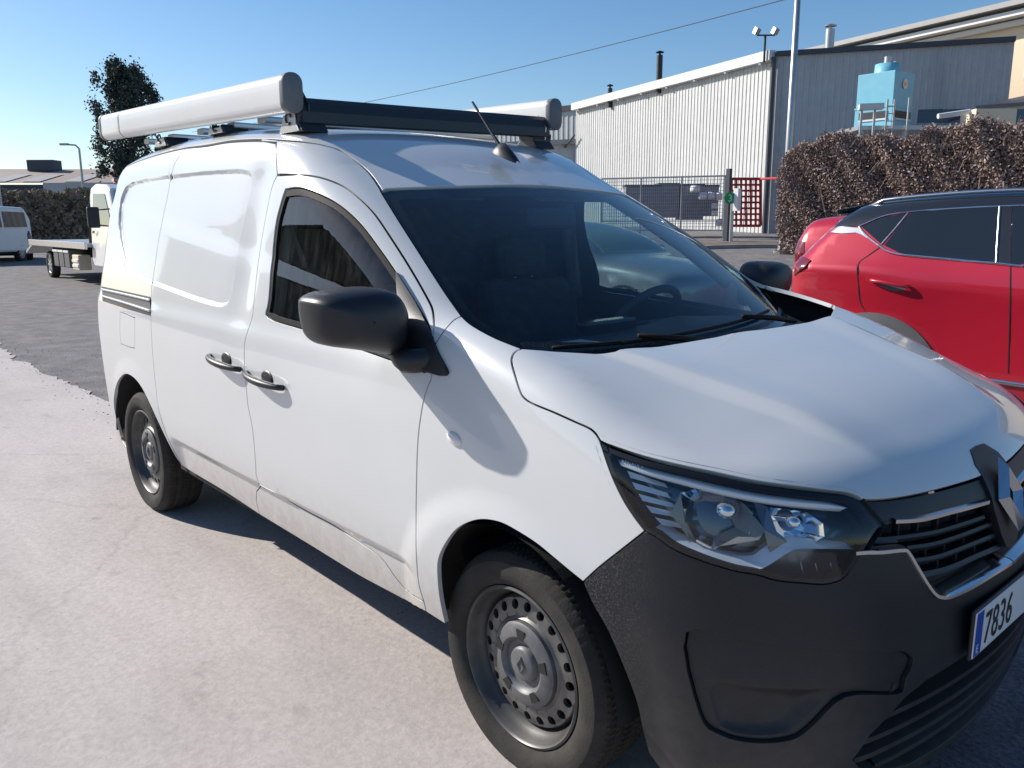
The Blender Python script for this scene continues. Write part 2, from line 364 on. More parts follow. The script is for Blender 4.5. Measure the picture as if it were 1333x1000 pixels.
def panel(name,surf,outline,mode,mats,parent=None,holes=(),step=.028,gap=.0028,off=0.,depth=.014,back=True,hgap=None,bstep=None,edge=.0015,label=None,world=False,extra=None):
    """one skin panel cut from the implicit body: outline (and holes) are surface points; it gets a turned-in rim and a dark back sheet"""
    bstep=bstep or step*.7
    polys=[]
    for i,ol in enumerate([outline]+list(holes)):
        q=surf.to_param(np.asarray(ol,float),mode); q=resample(q,bstep,True)
        keep=[0]
        for k in range(1,len(q)):
            if np.linalg.norm(q[k]-q[keep[-1]])>bstep*.25: keep.append(k)
        q=q[keep]
        g=gap if i==0 else -(gap if hgap is None else hgap)
        polys.append(offset_poly(q,g))
    o=polys[0]; lo=o.min(0); hi=o.max(0)
    gx=np.arange(lo[0],hi[0],step); gy=np.arange(lo[1],hi[1],step*.92)
    G=np.array([(x+(step*.5 if j%2 else 0),y) for j,y in enumerate(gy) for x in gx])
    if len(G):
        m=inpoly(G,o)&(polydist(G,o)>step*.45)
        for h in polys[1:]: m&=~inpoly(G,h)&(polydist(G,h)>step*.45)
        G=G[m]
    if extra is not None and len(extra):
        X=surf.to_param(np.asarray(extra,float),mode); m=inpoly(X,o)&(polydist(X,o)>step*.3)
        for h in polys[1:]: m&=~inpoly(X,h)&(polydist(X,h)>step*.3)
        X=X[m]
        if len(X):
            dd=np.concatenate([np.sqrt(((c[:,None]-X[None])**2).sum(2)).min(1) for c in np.array_split(G,max(1,len(G)//400))]); G=np.vstack([G[dd>step*.35],X])
    V=[]; E=[]
    for q in polys:
        s=len(V); V+=list(map(tuple,q)); E+=[(s+i,s+(i+1)%len(q)) for i in range(len(q))]
    nb=len(V); V+=list(map(tuple,G))
    vo,_,fo,orig,_,_=delaunay_2d_cdt([Vector(v) for v in V],E,[],0,1e-7)
    vo=np.array([tuple(v) for v in vo]); T=np.array(fo); C=vo[T].mean(1)
    m=inpoly(C,o)
    for h in polys[1:]: m&=~inpoly(C,h)
    T=T[m]
    P=surf.from_param(vo,mode)
    bad=np.isnan(P[:,0])
    if bad.any():
        good=np.where(~bad)[0]
        for b in np.where(bad)[0]:
            k=good[np.argmin(((vo[good]-vo[b])**2).sum(1))]; P[b]=P[k]
    N=surf.grad(P)
    if off: P=P+N*off
    # orientation
    t=T[:200]; fn=np.cross(P[t[:,1]]-P[t[:,0]],P[t[:,2]]-P[t[:,0]])
    if (fn*N[t[:,0]]).sum()<0: T=T[:,::-1]
    verts=list(map(tuple,P)); norms=list(map(tuple,N)); faces=[tuple(map(int,x)) for x in T]; mi=[0]*len(faces)
    # rims
    back_ids={}
    inv={}
    for k,og in enumerate(orig):
        for q in og: inv[q]=k
    s=0; used=set(int(i) for i in T.ravel())
    for q in polys:
        ids=[inv.get(s+i) for i in range(len(q))]; s+=len(q); ids=[i for i in ids if i is not None and i in used]
        pq=P[ids]; nq=N[ids]; tq=np.roll(pq,-1,0)-np.roll(pq,1,0); outv=np.cross(tq,nq); outv/=np.linalg.norm(outv,axis=1,keepdims=True)+1e-12
        # outward = away from the panel
        area=np.sum(q[:,0]*np.roll(q[:,1],-1)-np.roll(q[:,0],-1)*q[:,1])
        tri0=P[T].mean(1)
        k0=len(ids)//2; nearest=tri0[np.argmin(((tri0-pq[k0])**2).sum(1))]
        if np.dot(outv[k0],nearest-pq[k0])>0: outv=-outv
        r0=len(verts)
        for a,b,c in zip(pq,nq,outv):
            verts.append(tuple(a)); norms.append(tuple((b+.35*c)/np.linalg.norm(b+.35*c)))
        for a,b,c in zip(pq,nq,outv):
            verts.append(tuple(a+c*edge*.6-b*edge)); norms.append(tuple(c))
        for a,b,c in zip(pq,nq,outv):
            verts.append(tuple(a+c*edge*.6-b*depth)); norms.append(tuple(c))
        n=len(ids)
        for ring in (0,1):
            for i in range(n):
                j=(i+1)%n; A,B,Cc,D=r0+ring*n+i,r0+ring*n+j,r0+(ring+1)*n+j,r0+(ring+1)*n+i
                va=np.array(verts[A]);fnn=np.cross(np.array(verts[B])-va,np.array(verts[D])-va)
                faces.append((A,B,Cc,D) if np.dot(fnn,np.array(norms[D])+1e-9)>=0 else (D,Cc,B,A)); mi.append(0)
    if back:
        b0=len(verts); PB=P-N*depth
        verts+=list(map(tuple,PB)); norms+=list(map(tuple,-N))
        for x in T: faces.append((int(x[2])+b0,int(x[1])+b0,int(x[0])+b0)); mi.append(1)
    if world: verts=[tuple(surf.R@np.array(v)+surf.loc) for v in verts]; norms=[tuple(surf.R@np.array(v)) for v in norms]
    me=bpy.data.meshes.new(name); me.from_pydata(verts,[],faces)
    me.polygons.foreach_set('material_index',mi); me.polygons.foreach_set('use_smooth',[True]*len(faces)); me.update()
    try: me.normals_split_custom_set_from_vertices(norms)
    except Exception as ex: print('normals',name,ex)
    ob=link(name,me,parent,mats)
    if label: ob['label']=label
    return ob
def strip(name,surf,line,w,off,mat_,parent,mode=None,n3=None):
    """flat ribbon lying along a surface polyline (seams, trims)"""
    P=np.asarray(line,float); N=surf.grad(P); T=np.gradient(P,axis=0); T/=np.linalg.norm(T,axis=1,keepdims=True)+1e-12
    B=np.cross(N,T); A=P+N*off
    mb=MB(); mb.sheet(np.stack([A-B*w,A+B*w],1)); return mb.build(name,parent,[mat_])
def bead(name,surf,line,r,off,mat_,parent,n=8,closed=False):
    P=np.asarray(line,float); N=surf.grad(P); mb=MB(); mb.tube(P+N*off,r,n,closed=closed)
    o=mb.build(name,parent,[mat_]); sharp(o.data,60); return o
def copy_tree(o,parent=None):
    c=o.copy(); COL.objects.link(c); c.parent=parent
    for ch in list(o.children): copy_tree(ch,c)
    return c
def text_mesh(txt,size,depth=.001,font_shear=0.,space=1.):
    cu=bpy.data.curves.new('t','FONT'); cu.body=txt; cu.size=size; cu.extrude=depth; cu.shear=font_shear; cu.space_character=space
    to=bpy.data.objects.new('t',cu); COL.objects.link(to)
    dg=bpy.context.evaluated_depsgraph_get(); me=bpy.data.meshes.new_from_object(to.evaluated_get(dg)); bpy.data.objects.remove(to); bpy.data.curves.remove(cu)
    return me
# ------------------------------------------------------------------ the setting
FW=np.array([math.cos(YPR[0]),math.sin(YPR[0])]); RT=np.array([math.sin(YPR[0]),-math.cos(YPR[0])])
def sr(s,r): return CAM[:2]+FW*s+RT*r
def pt(u,v,D):
    """point on a pixel's ray at forward (horizontal) distance D"""
    d=ray(u,v); return CAM+d*(D/(d[0]*FW[0]+d[1]*FW[1]))
def terrain(x,y):
    x=np.asarray(x,float); y=np.asarray(y,float); s=(x-CAM[0])*FW[0]+(y-CAM[1])*FW[1]; r=(x-CAM[0])*RT[0]+(y-CAM[1])*RT[1]
    k=np.maximum(s-5,0); return .027*(k-2*np.tanh(k/2))*sstep(-3,8,r)*np.where(s>60,60/np.maximum(s,60),1)
def terr(p): return float(terrain(p[0],p[1]))
def noise_mat(name,cols,scale,rough=.9,bump=.3,bscale=80,speck=None,detail=8,stretch=None):
    m=bpy.data.materials.new(name); m.use_nodes=True; nt=m.node_tree; b=nt.nodes['Principled BSDF']; b.inputs['Roughness'].default_value=rough; b.inputs['Specular IOR Level'].default_value=.3
    tc=nt.nodes.new('ShaderNodeTexCoord'); vec=tc.outputs['Object']
    if stretch:
        mp=nt.nodes.new('ShaderNodeMapping'); mp.inputs['Scale'].default_value=stretch; nt.links.new(vec,mp.inputs[0]); vec=mp.outputs[0]
    n=nt.nodes.new('ShaderNodeTexNoise'); n.inputs['Scale'].default_value=scale; n.inputs['Detail'].default_value=detail; n.inputs['Roughness'].default_value=.65; nt.links.new(vec,n.inputs['Vector'])
    r=nt.nodes.new('ShaderNodeValToRGB'); e=r.color_ramp.elements
    while len(e)<len(cols): e.new(.5)
    for i,c in enumerate(cols): e[i].position=.3+.4*i/(len(cols)-1); e[i].color=(*c,1)
    nt.links.new(n.outputs[0],r.inputs[0]); last=r.outputs[0]
    n2=nt.nodes.new('ShaderNodeTexNoise'); n2.inputs['Scale'].default_value=bscale; n2.inputs['Detail'].default_value=6; n2.inputs['Roughness'].default_value=.7; nt.links.new(tc.outputs['Object'],n2.inputs['Vector'])
    if speck:
        mr=nt.nodes.new('ShaderNodeMapRange'); mr.inputs[1].default_value=.35; mr.inputs[2].default_value=.65; mr.inputs[3].default_value=1-speck; mr.inputs[4].default_value=1+speck; nt.links.new(n2.outputs[0],mr.inputs[0])
        mx=nt.nodes.new('ShaderNodeMix'); mx.data_type='RGBA'; mx.blend_type='MULTIPLY'; mx.inputs[0].default_value=1.; nt.links.new(last,mx.inputs[6]); nt.links.new(mr.outputs[0],mx.inputs[7]); last=mx.outputs[2]
    nt.links.new(last,b.inputs['Base Color'])
    bp=nt.nodes.new('ShaderNodeBump'); bp.inputs['Strength'].default_value=bump; bp.inputs['Distance'].default_value=.01; nt.links.new(n2.outputs[0],bp.inputs['Height']); nt.links.new(bp.outputs[0],b.inputs['Normal'])
    return m,nt,b,tc,last
M['asphalt']=noise_mat('worn_asphalt',[(.12,.113,.113),(.18,.169,.168),(.25,.232,.224)],3.2,.9,.6,60,.45,detail=12)[0]
# concrete: blotches, fine mottling, a few cracks and dark specks
_m,nt,b,tc,last=noise_mat('pale_concrete',[(.41,.372,.350),(.475,.432,.412),(.54,.492,.468)],.9,.85,.25,45,.12,stretch=(.45,1.2,1))
for sc,rs,amt,colr in ((.35,(.50,.75),.30,(.30,.27,.25)),(1.3,(.58,.70),.30,(.26,.24,.23)),(5.,(.62,.70),.35,(.24,.22,.21)),(26.,(.69,.75),.6,(.16,.15,.14))):
    n=nt.nodes.new('ShaderNodeTexNoise'); n.inputs['Scale'].default_value=sc; n.inputs['Detail'].default_value=7; n.inputs['Roughness'].default_value=.6; nt.links.new(tc.outputs['Object'],n.inputs['Vector'])
    mr=nt.nodes.new('ShaderNodeMapRange'); mr.inputs[1].default_value=rs[0]; mr.inputs[2].default_value=rs[1]; mr.inputs[4].default_value=amt; nt.links.new(n.outputs[0],mr.inputs[0])
    mx=nt.nodes.new('ShaderNodeMix'); mx.data_type='RGBA'; mx.inputs[7].default_value=(*colr,1); nt.links.new(last,mx.inputs[6]); nt.links.new(mr.outputs[0],mx.inputs[0]); last=mx.outputs[2]
# hairline cracks and faint tyre tracks
vo=nt.nodes.new('ShaderNodeTexVoronoi'); vo.feature='DISTANCE_TO_EDGE'; vo.inputs['Scale'].default_value=.33; wn=nt.nodes.new('ShaderNodeTexNoise'); wn.inputs['Scale'].default_value=2.2; wn.inputs['Detail'].default_value=6; nt.links.new(tc.outputs['Object'],wn.inputs['Vector'])
va=nt.nodes.new('ShaderNodeVectorMath'); va.operation='MULTIPLY_ADD'; va.inputs[1].default_value=(.55,.55,0); nt.links.new(wn.outputs[1],va.inputs[0]); nt.links.new(tc.outputs['Object'],va.inputs[2]); nt.links.new(va.outputs[0],vo.inputs['Vector'])
mr=nt.nodes.new('ShaderNodeMapRange'); mr.inputs[1].default_value=0.; mr.inputs[2].default_value=.0055; mr.inputs[3].default_value=.16; mr.inputs[4].default_value=0; nt.links.new(vo.outputs['Distance'],mr.inputs[0])
mx=nt.nodes.new('ShaderNodeMix'); mx.data_type='RGBA'; mx.inputs[7].default_value=(.14,.125,.115,1); nt.links.new(last,mx.inputs[6]); nt.links.new(mr.outputs[0],mx.inputs[0]); last=mx.outputs[2]
mp=nt.nodes.new('ShaderNodeMapping'); mp.inputs['Rotation'].default_value=(0,0,.25); mp.inputs['Scale'].default_value=(.10,1.5,1); nt.links.new(tc.outputs['Object'],mp.inputs[0]); tn=nt.nodes.new('ShaderNodeTexNoise'); tn.inputs['Scale'].default_value=1.6; tn.inputs['Detail'].default_value=5; nt.links.new(mp.outputs[0],tn.inputs['Vector'])
mr=nt.nodes.new('ShaderNodeMapRange'); mr.inputs[1].default_value=.55; mr.inputs[2].default_value=.72; mr.inputs[4].default_value=.28; nt.links.new(tn.outputs[0],mr.inputs[0]); mx=nt.nodes.new('ShaderNodeMix'); mx.data_type='RGBA'; mx.inputs[7].default_value=(.25,.225,.215,1); nt.links.new(last,mx.inputs[6]); nt.links.new(mr.outputs[0],mx.inputs[0]); last=mx.outputs[2]
nt.links.new(last,b.inputs['Base Color']); M['concrete']=_m
M['dirt']=noise_mat('dry_leaf_litter',[(.10,.075,.055),(.17,.13,.10),(.24,.19,.15)],3.,.95,.8,50,.4)[0]
M['farland']=noise_mat('far_ground',[(.14,.12,.09),(.20,.17,.13)],.05,.95,.3,3)[0]
# asphalt: one sheet to the horizon
ss=np.concatenate([-np.geomspace(900,6,16),np.linspace(-4,70,60),np.geomspace(80,2500,18)]); rr_=np.concatenate([-np.geomspace(2500,45,18),np.linspace(-42,42,60),np.geomspace(45,2500,18)])
G=np.zeros((len(ss),len(rr_),3))
for i,s in enumerate(ss):
    q=sr(0,0)+s*FW+rr_[:,None]*RT; G[i,:,:2]=q; G[i,:,2]=terrain(q[:,0],q[:,1])
mb=MB(); mb.sheet(G,flip=True); gnd=mb.build('asphalt_ground',None,['asphalt'],smooth=True,recalc=False); gnd['kind']='structure'
if gnd.data.polygons[0].normal.z<0: gnd.data.flip_normals()
# concrete apron with a ragged edge under the van, 8 mm above the asphalt
edge=[]
rng=np.random.RandomState(3)
xs_=np.arange(-70,40,.07); wob=np.cumsum(rng.randn(len(xs_)))*.012; wob-=np.convolve(wob,np.ones(60)/60,'same'); 
for x,w in zip(xs_,wob): edge.append((x,-.27+w*1.6+.03*math.sin(x*1.7)+.02*math.sin(x*6.1+1)+rng.randn()*.012))
mb=MB(); n=len(edge)
V=[(x,y,.008) for x,y in edge]+[(x,-60.,.008) for x,_ in edge]+[(x,y,-.03) for x,y in edge]
mb.add(V,[(i,i+1,n+i+1,n+i) for i in range(n-1)]+[(i,2*n+i,2*n+i+1,i+1) for i in range(n-1)])
ap=mb.build('concrete_apron',None,['concrete']); ap['kind']='structure'
# loose grit along the broken edge and on the asphalt
rg=np.random.RandomState(9); mb=MB()
for i in range(2600):
    x=-14+20*rg.rand(); y=-.25+rg.randn()*.14+(abs(rg.randn())*.5 if rg.rand()<.5 else 0); r_=.002+.006*rg.rand()**3
    a=rg.rand()*6.28; V=[(x+r_*math.cos(a+k*1.57)*(.7+.6*rg.rand()),y+r_*math.sin(a+k*1.57)*(.7+.6*rg.rand()),.001 if y>-.25 else .008) for k in range(4)]+[(x,y,(.001 if y>-.25 else .008)+r_*.9)]
    mb.add(V,[(0,1,4),(1,2,4),(2,3,4),(3,0,4)])
gs=mb.build('loose_grit',None,['asphalt']); gs['kind']='stuff'; gs['label']='loose grit along the broken concrete edge'; gs['category']='grit'
# kerb and litter strip by the gate
def ribbon(pts,w,z,mat_,name,thick=.0):
    P=np.array(pts,float); T=np.gradient(P,axis=0); T/=np.linalg.norm(T,axis=1,keepdims=True); B=np.stack([-T[:,1],T[:,0]],1)
    a=P+B*w/2; b_=P-B*w/2; mb=MB()
    f=lambda q,dz:[(x,y,terr((x,y))+dz) for x,y in q]
    if thick: mb.sheet(np.array([f(a,0),f(a,z),f(b_,z),f(b_,0)]).transpose(1,0,2))
    else: mb.sheet(np.array([f(a,z),f(b_,z)]).transpose(1,0,2))
    o=mb.build(name,None,[mat_]); o['kind']='structure'; return o
M['kerb']=mat('kerb_stone',(.30,.29,.28),.9,var=.2,vscale=2,bump=.3,bscale=40)
ribbon([sr(29,r) for r in np.linspace(6.0,26,30)],3.2,.012,'dirt','planting_strip')
ribbon([sr(27.2,r) for r in np.linspace(6.0,26,30)],.18,.12,'kerb','kerb',1)
# ---- corrugated halls
def corr_mat(name,col,rust=.0):
    m=noise_mat(name,[tuple(c*.80 for c in col),tuple(c*.96 for c in col),col,tuple(min(1,c*1.04) for c in col)],.9,.5,.05,3.,.05,stretch=(1.,1.,.12))[0]; return m
M['hallw']=corr_mat('white_corrugated_sheet',(.58,.58,.56)); M['hallg']=corr_mat('grey_and_shaded_white_sheet',(.46,.46,.47)); M['trimw']=mat('white_gutter',(.65,.65,.64),.4); M['trimd']=mat('dark_flashing',(.05,.055,.07),.5)  # greyer sheet carries the gable wall's shade in its colour
M['roofs']=mat('roof_sheet',(.35,.34,.33),.6,var=.15,vscale=.5); M['cream']=mat('cream_render',(.74,.62,.46),.9,var=.06,vscale=.4,bump=.1,bscale=30); M['wing']=mat('office_glass',(.02,.05,.11),.08,0,.5); M['cream2']=mat('tan_render',(.30,.24,.17),.9,var=.15,vscale=.3); M['brownroof']=mat('brown_fibre_roof',(.29,.22,.18),.85,var=.2,vscale=.12,col2=(.36,.30,.26)); M['darkwall']=mat('dark_blue_cladding',(.05,.06,.08),.6); M['skylite']=mat('roof_skylight',(.45,.42,.38),.5)
def corrugated(name,A,B,z0,z1,parent,m,pitch=.26,dep=.028,flat=.55,out=None):
    A=np.array(A,float);B=np.array(B,float); L=np.linalg.norm(B-A); d=(B-A)/L; n=np.array([d[1],-d[0]])
    if out is not None and np.dot(n,out)<0: n=-n
    prof=[]; k=int(L/pitch)
    for i in range(k):
        t=i*pitch; prof+=[(t,0),(t+pitch*flat*.5,0),(t+pitch*(flat*.5+.08),dep),(t+pitch*(flat*.5+.30),dep),(t+pitch*(flat*.5+.38),0)]
    prof.append((L,0)); P=[A+d*t+n*h for t,h in prof]
    mb=MB(); mb.sheet([[(p[0],p[1],z0),(p[0],p[1],z1)] for p in P]); return mb.build(name,parent,[m])
def slab(mb,A,B,z0,z1,w,off=0.,mi=0):
    """upright plank between two plan points"""
    A=np.array(A,float);B=np.array(B,float); L=np.linalg.norm(B-A); d=(B-A)/L; n=np.array([d[1],-d[0]]); R=[[d[0],n[0],0],[d[1],n[1],0],[0,0,1]]
    c=(A+B)/2+n*off; mb.box((c[0],c[1],(z0+z1)/2),(L,w,z1-z0),R,mi)
def zat(u,v,D): return float(pt(u,v,D)[2])
Cc=sr(38,11.6); Cl=sr(54.5,4.15); Cr=sr(35.2,20.36); back=Cl+(Cr-Cc)
zc=zat(993,72,38); gz=.4
hall=empty('corrugated_hall',(*Cc,0),0,'white corrugated metal hall with black chimney pipe beyond the gate','building')
def rel(o,root):
    o.matrix_parent_inverse=root.matrix_world.inverted() if False else Matrix.Translation(-Vector(root.location)); return o
outw=-np.array(sr(0,0))*0+(Cc-(Cl+Cr)/2)
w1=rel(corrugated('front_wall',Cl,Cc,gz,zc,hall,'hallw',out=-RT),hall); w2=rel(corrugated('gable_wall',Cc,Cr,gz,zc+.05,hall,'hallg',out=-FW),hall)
mb=MB(); q=[Cl,Cc,Cr,back]; mb.add([(p[0],p[1],zc+.12) for p in q],[(0,1,2,3)]); rel(mb.build('roof',hall,['roofs']),hall)
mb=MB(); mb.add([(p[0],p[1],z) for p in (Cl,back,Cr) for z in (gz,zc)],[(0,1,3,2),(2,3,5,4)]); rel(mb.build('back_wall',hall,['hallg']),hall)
mb=MB(); slab(mb,Cl,Cc,zc-.22,zc+.20,.34,.20*(1 if np.dot(np.array([(Cc-Cl)[1],-(Cc-Cl)[0]]),-RT)>0 else -1)); o=rel(mb.build('gutter',hall,['trimw']),hall)
for t in np.linspace(.05,.97,8):
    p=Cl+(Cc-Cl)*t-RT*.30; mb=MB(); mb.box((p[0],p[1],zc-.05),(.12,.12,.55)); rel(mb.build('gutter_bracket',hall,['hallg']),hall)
mb=MB(); mb.tube(np.array([(Cc[0]-.0,Cc[1],gz),(Cc[0],Cc[1],zc-.1)])+np.array([*( -RT*.12-FW*.12),0]),.10,8); rel(mb.build('downpipe',hall,['trimd']),hall)
mb=MB(); slab(mb,Cc,Cr,zc-.06,zc+.14,.16,.1 if np.dot(np.array([(Cr-Cc)[1],-(Cr-Cc)[0]]),-FW)>0 else -.1); rel(mb.build('gable_flashing',hall,['trimd']),hall)
def pipe(name,u,v0,v1,D,r,m,parent,cap=True):
    p=pt(u,v0,D); zt=zat(u,v1,D); mb=MB(); mb.tube(np.array([(p[0],p[1],p[2]-.6),(p[0],p[1],zt)]),r,12)
    if cap: mb.lathe([(r*1.35,zt+.12),(r*1.4,zt+.16),(.01,zt+.24)],12,f=lambda a,b,h:(p[0]+a,p[1]+b,h)); 
    if cap: mb.tube(np.array([(p[0],p[1],zt),(p[0],p[1],zt+.2)]),r*.35,6)
    o=rel(mb.build(name,parent,[m]),parent); sharp(o.data,40); return o
M['blackpipe']=mat('black_flue',(.02,.02,.022),.5); M['galv']=mat('galvanised_steel',(.42,.43,.44),.4,.7,.5,var=.12,vscale=3)
pipe('chimney',858,106,72,46,.16,'blackpipe',hall); pipe('chimney',794,126,115,50.5,.14,'blackpipe',hall)
pipe('vent_pipe',1079,68,38,40,.20,'galv',hall)
# twin flood lights on a short mast at the corner
fl=empty('floodlight_mast',(*Cc,0),0,'small twin floodlight mast on the corner of the white hall','floodlight')
p=pt(995,72,38); zt=zat(995,46,38); mb=MB(); mb.tube(np.array([(p[0],p[1],p[2]-.3),(p[0],p[1],zt)]),.05,8); a=p[:2]-RT*.38; b_=p[:2]+RT*.42; mb.tube(np.array([(*a,zt),(*b_,zt)]),.035,6); rel(mb.build('mast',fl,['blackpipe']),fl)
for q in (a,b_):
    mb=MB(); mb.box((q[0],q[1],zt+.17),(.22,.22,.26),[[.8,.3,.5],[-.35,.94,0],[-.47,-.17,.87]]); rel(mb.build('lamp_head',fl,['galv']),fl)
# low wing left of the hall
wg=empty('low_hall',(*sr(62,3),0),0,'lower white shed with grey roof edge left of the corrugated hall','building')
Wa=sr(66,-8); Wb=sr(57,4.4); zt=zat(740,149,60); rel(corrugated('wall',Wa,Wb,.3,zt,wg,'hallw',pitch=.4,out=-RT),wg); mb=MB(); slab(mb,Wa,Wb,zt-.1,zt+.25,.3); rel(mb.build('roof_edge',wg,['trimd']),wg)
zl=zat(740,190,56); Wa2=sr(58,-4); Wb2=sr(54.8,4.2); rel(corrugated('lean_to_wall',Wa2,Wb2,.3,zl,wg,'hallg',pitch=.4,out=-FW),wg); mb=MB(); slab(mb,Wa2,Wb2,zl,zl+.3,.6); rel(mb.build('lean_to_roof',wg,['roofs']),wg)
mb=MB(); mb.tube(np.array([pt(748,176,54),pt(735,192,55)]),.06,6); rel(mb.build('brace',wg,['trimd']),wg)
# cream building with canopy
cr=empty('cream_building',(*sr(40,21),0),0,'cream rendered building with projecting white eaves and dark canopy','building')
Ka=sr(46,17.8); Kb=sr(22,30.5); zk=zat(1333,14,36.5); D=(Kb-Ka)/np.linalg.norm(Kb-Ka); nk=np.array([D[1],-D[0]]); nk=nk if np.dot(nk,-RT)>0 else -nk
Kc=Kb-nk*12; Kd=Ka-nk*12
mb=MB(); mb.add([(p[0],p[1],z) for p in (Ka,Kb,Kc,Kd) for z in (.4,zk)],[(0,1,3,2),(2,3,5,4),(4,5,7,6),(6,7,1,0)]); rel(mb.build('wall',cr,['cream']),cr)
for dz,w,o_,m in ((-.02,1.1,.35,'trimw'),(.34,1.5,.45,'roofs'),(-.30,.4,.12,'trimw')):
    mb=MB(); s_=1 if np.dot(np.array([D[1],-D[0]]),nk)>0 else -1; slab(mb,Ka-D*2,Kb,zk+dz,zk+dz+.22,w,o_*s_); rel(mb.build('eave_board' if m=='trimw' else 'roof_edge',cr,[m]),cr)
for t in (.36,.37):
    p=Ka+(Kb-Ka)*t+nk*.3; mb=MB(); mb.tube(np.array([(p[0],p[1],zk-2.6),(p[0],p[1],zk-.3)]),.05,6); rel(mb.build('vent_pipe',cr,['trimw']),cr)
cz=zat(1290,125,30); Ca=sr(32.5,17.6); Cb=sr(29,19.9); Cd=sr(27,26)
mb=MB(); V=[(*Ca,cz),(*sr(34,22),cz+.9),(*sr(30,27),cz+1.0),(*Cd,cz+.05)]; V+= [(x,y,z-.14) for x,y,z in V]; mb.add(V,[(0,1,2,3),(7,6,5,4),(0,4,5,1),(1,5,6,2),(2,6,7,3),(3,7,4,0)]); rel(mb.build('canopy',cr,['trimd']),cr)
for k in range(6):
    A_=np.array(Ca)+(np.array(Cd)-Ca)*k/5; B_=np.array(sr(34,22))+(np.array(sr(30,27))-sr(34,22))*k/5; mb=MB(); mb.tube(np.array([(*A_,cz-.2),(*B_,cz+.7)]),.06,6); rel(mb.build('canopy_rib',cr,['galv']),cr)
# window band under the canopy
wz0,wz1=zat(1240,153,33),zat(1240,134,33)
for k in range(4):
    A_=sr(35.0,16.6+k*.92); B_=sr(34.75,17.48+k*.92); mb=MB(); slab(mb,A_,B_,wz0,wz1,.08); rel(mb.build('window',hall,['wing']),hall)
for k in range(4):
    A_=sr(31.5+.1*k,18.4+k*1.4); B_=sr(31.5+.1*k,19.7+k*1.4); mb=MB(); slab(mb,A_,B_,2.6,zat(1290,140,31),.08); rel(mb.build('window',cr,['wing']),cr)
# blue cooling tower on its platform
M['ctblue']=mat('cooling_tower_blue',(.17,.47,.60),.5,0,.5,var=.06,vscale=3); M['ctdark']=mat('louvre_dark',(.02,.03,.04),.6); M['orange']=mat('orange_beacon',(.70,.25,.06),.3); M['logo']=mat('round_badge',(.75,.66,.55),.5)
ct=empty('cooling_tower',(*sr(31,13.9),0),0,'light blue cooling tower on a steel platform behind the hedge','cooling tower')
cp=np.array(sr(31,(1146-666.5)/1069*31+.0)); z0,z1=zat(1150,166,31),zat(1150,91,31)
ca=math.atan2(FW[1],FW[0])+math.radians(38); ux=np.array([math.cos(ca),math.sin(ca)]); uy=np.array([-ux[1],ux[0]])
R2=[[ux[0],uy[0],0],[ux[1],uy[1],0],[0,0,1]]; Wd=1.42
c2=cp+FW*1.0
def cbox(name,dx,dy,zc_,size,m,bev=0.):
    p=c2+ux*dx+uy*dy; mb=MB(); mb.box((p[0],p[1],zc_),size,R2); return rel(mb.build(name,ct,[m],bevel=bev),ct)
cbox('upper_casing',0,0,z0+.38*(z1-z0)+.31*(z1-z0),(Wd,Wd,.62*(z1-z0)),'ctblue',.02); cbox('lower_casing',0,0,z0+.20*(z1-z0),(Wd+.04,Wd+.04,.36*(z1-z0)),'ctblue',.02); cbox('band',0,0,z0+.385*(z1-z0),(Wd+.08,Wd+.08,.06),'ctblue')
for dx,dy,sx,sy in ((-Wd/2-.025,0,.03,Wd*.78),(0,-Wd/2-.025,Wd*.78,.03),(0,Wd/2+.025,Wd*.78,.03)): cbox('louvre',dx,dy,z0+.24*(z1-z0),(sx,sy,.26),'ctdark'); cbox('white_sill',dx*1.01,dy*1.01,z0+.16*(z1-z0),(max(sx,.05),max(sy,.05)+.0,.06),'trimw')
mb=MB(); mb.lathe([(.44,z1),(.42,z1+.36),(.40,z1+.36),(.40,z1)],28,f=lambda a,b,h:(c2[0]+a,c2[1]+b,h)); rel(mb.build('fan_stack',ct,['ctblue'],smooth=True),ct)
mb=MB(); mb.tube(np.array([(c2[0],c2[1],z1+.2),(c2[0],c2[1],z1+.62)]),.13,12); mb.tube(np.array([(c2[0]-.3,c2[1],z1+.4),(c2[0]+.3,c2[1],z1+.4)]),.04,6); rel(mb.build('fan_motor',ct,['galv']),ct)
pb=None
for sgn in (-1,1):
    p=c2+uy*sgn*(Wd/2+.03)
    if np.dot(uy*sgn,-FW)>0 and False: 
        mb=MB(); nn=np.array([*(uy*sgn),0]); t1=np.array([*ux,0]); cc=np.array([*p,z1-.42]); mb.add([tuple(cc+.16*(t1*math.cos(a)+np.array([0,0,1])*math.sin(a))) for a in np.linspace(0,2*math.pi,21)[:-1]],[tuple(range(20))]); rel(mb.build('round_badge',ct,['logo']),ct)
for ax_ in (ux,-ux,uy,-uy):
    if np.dot(ax_,-FW)>.2 and np.dot(ax_,RT)>.2:
        t1=np.array([*np.array([-ax_[1],ax_[0]]),0]); cc=np.array([*(c2+ax_*(Wd/2+.03)),z1-.42]); mb=MB(); mb.add([tuple(cc+.17*(t1*math.cos(a)+np.array([0,0,1])*math.sin(a))) for a in np.linspace(0,2*math.pi,21)[:-1]],[tuple(range(20))]); bd=rel(mb.build('round_badge',ct,['logo']),ct)
        cc=cc+np.array([*ax_,0])*.01; mb=MB(); mb.add([tuple(cc+.08*(t1*math.cos(a)+np.array([0,0,1])*math.sin(a))) for a in np.linspace(0,2*math.pi,13)[:-1]],[tuple(range(12))]); rel(mb.build('badge_centre',ct,['orange']),ct)
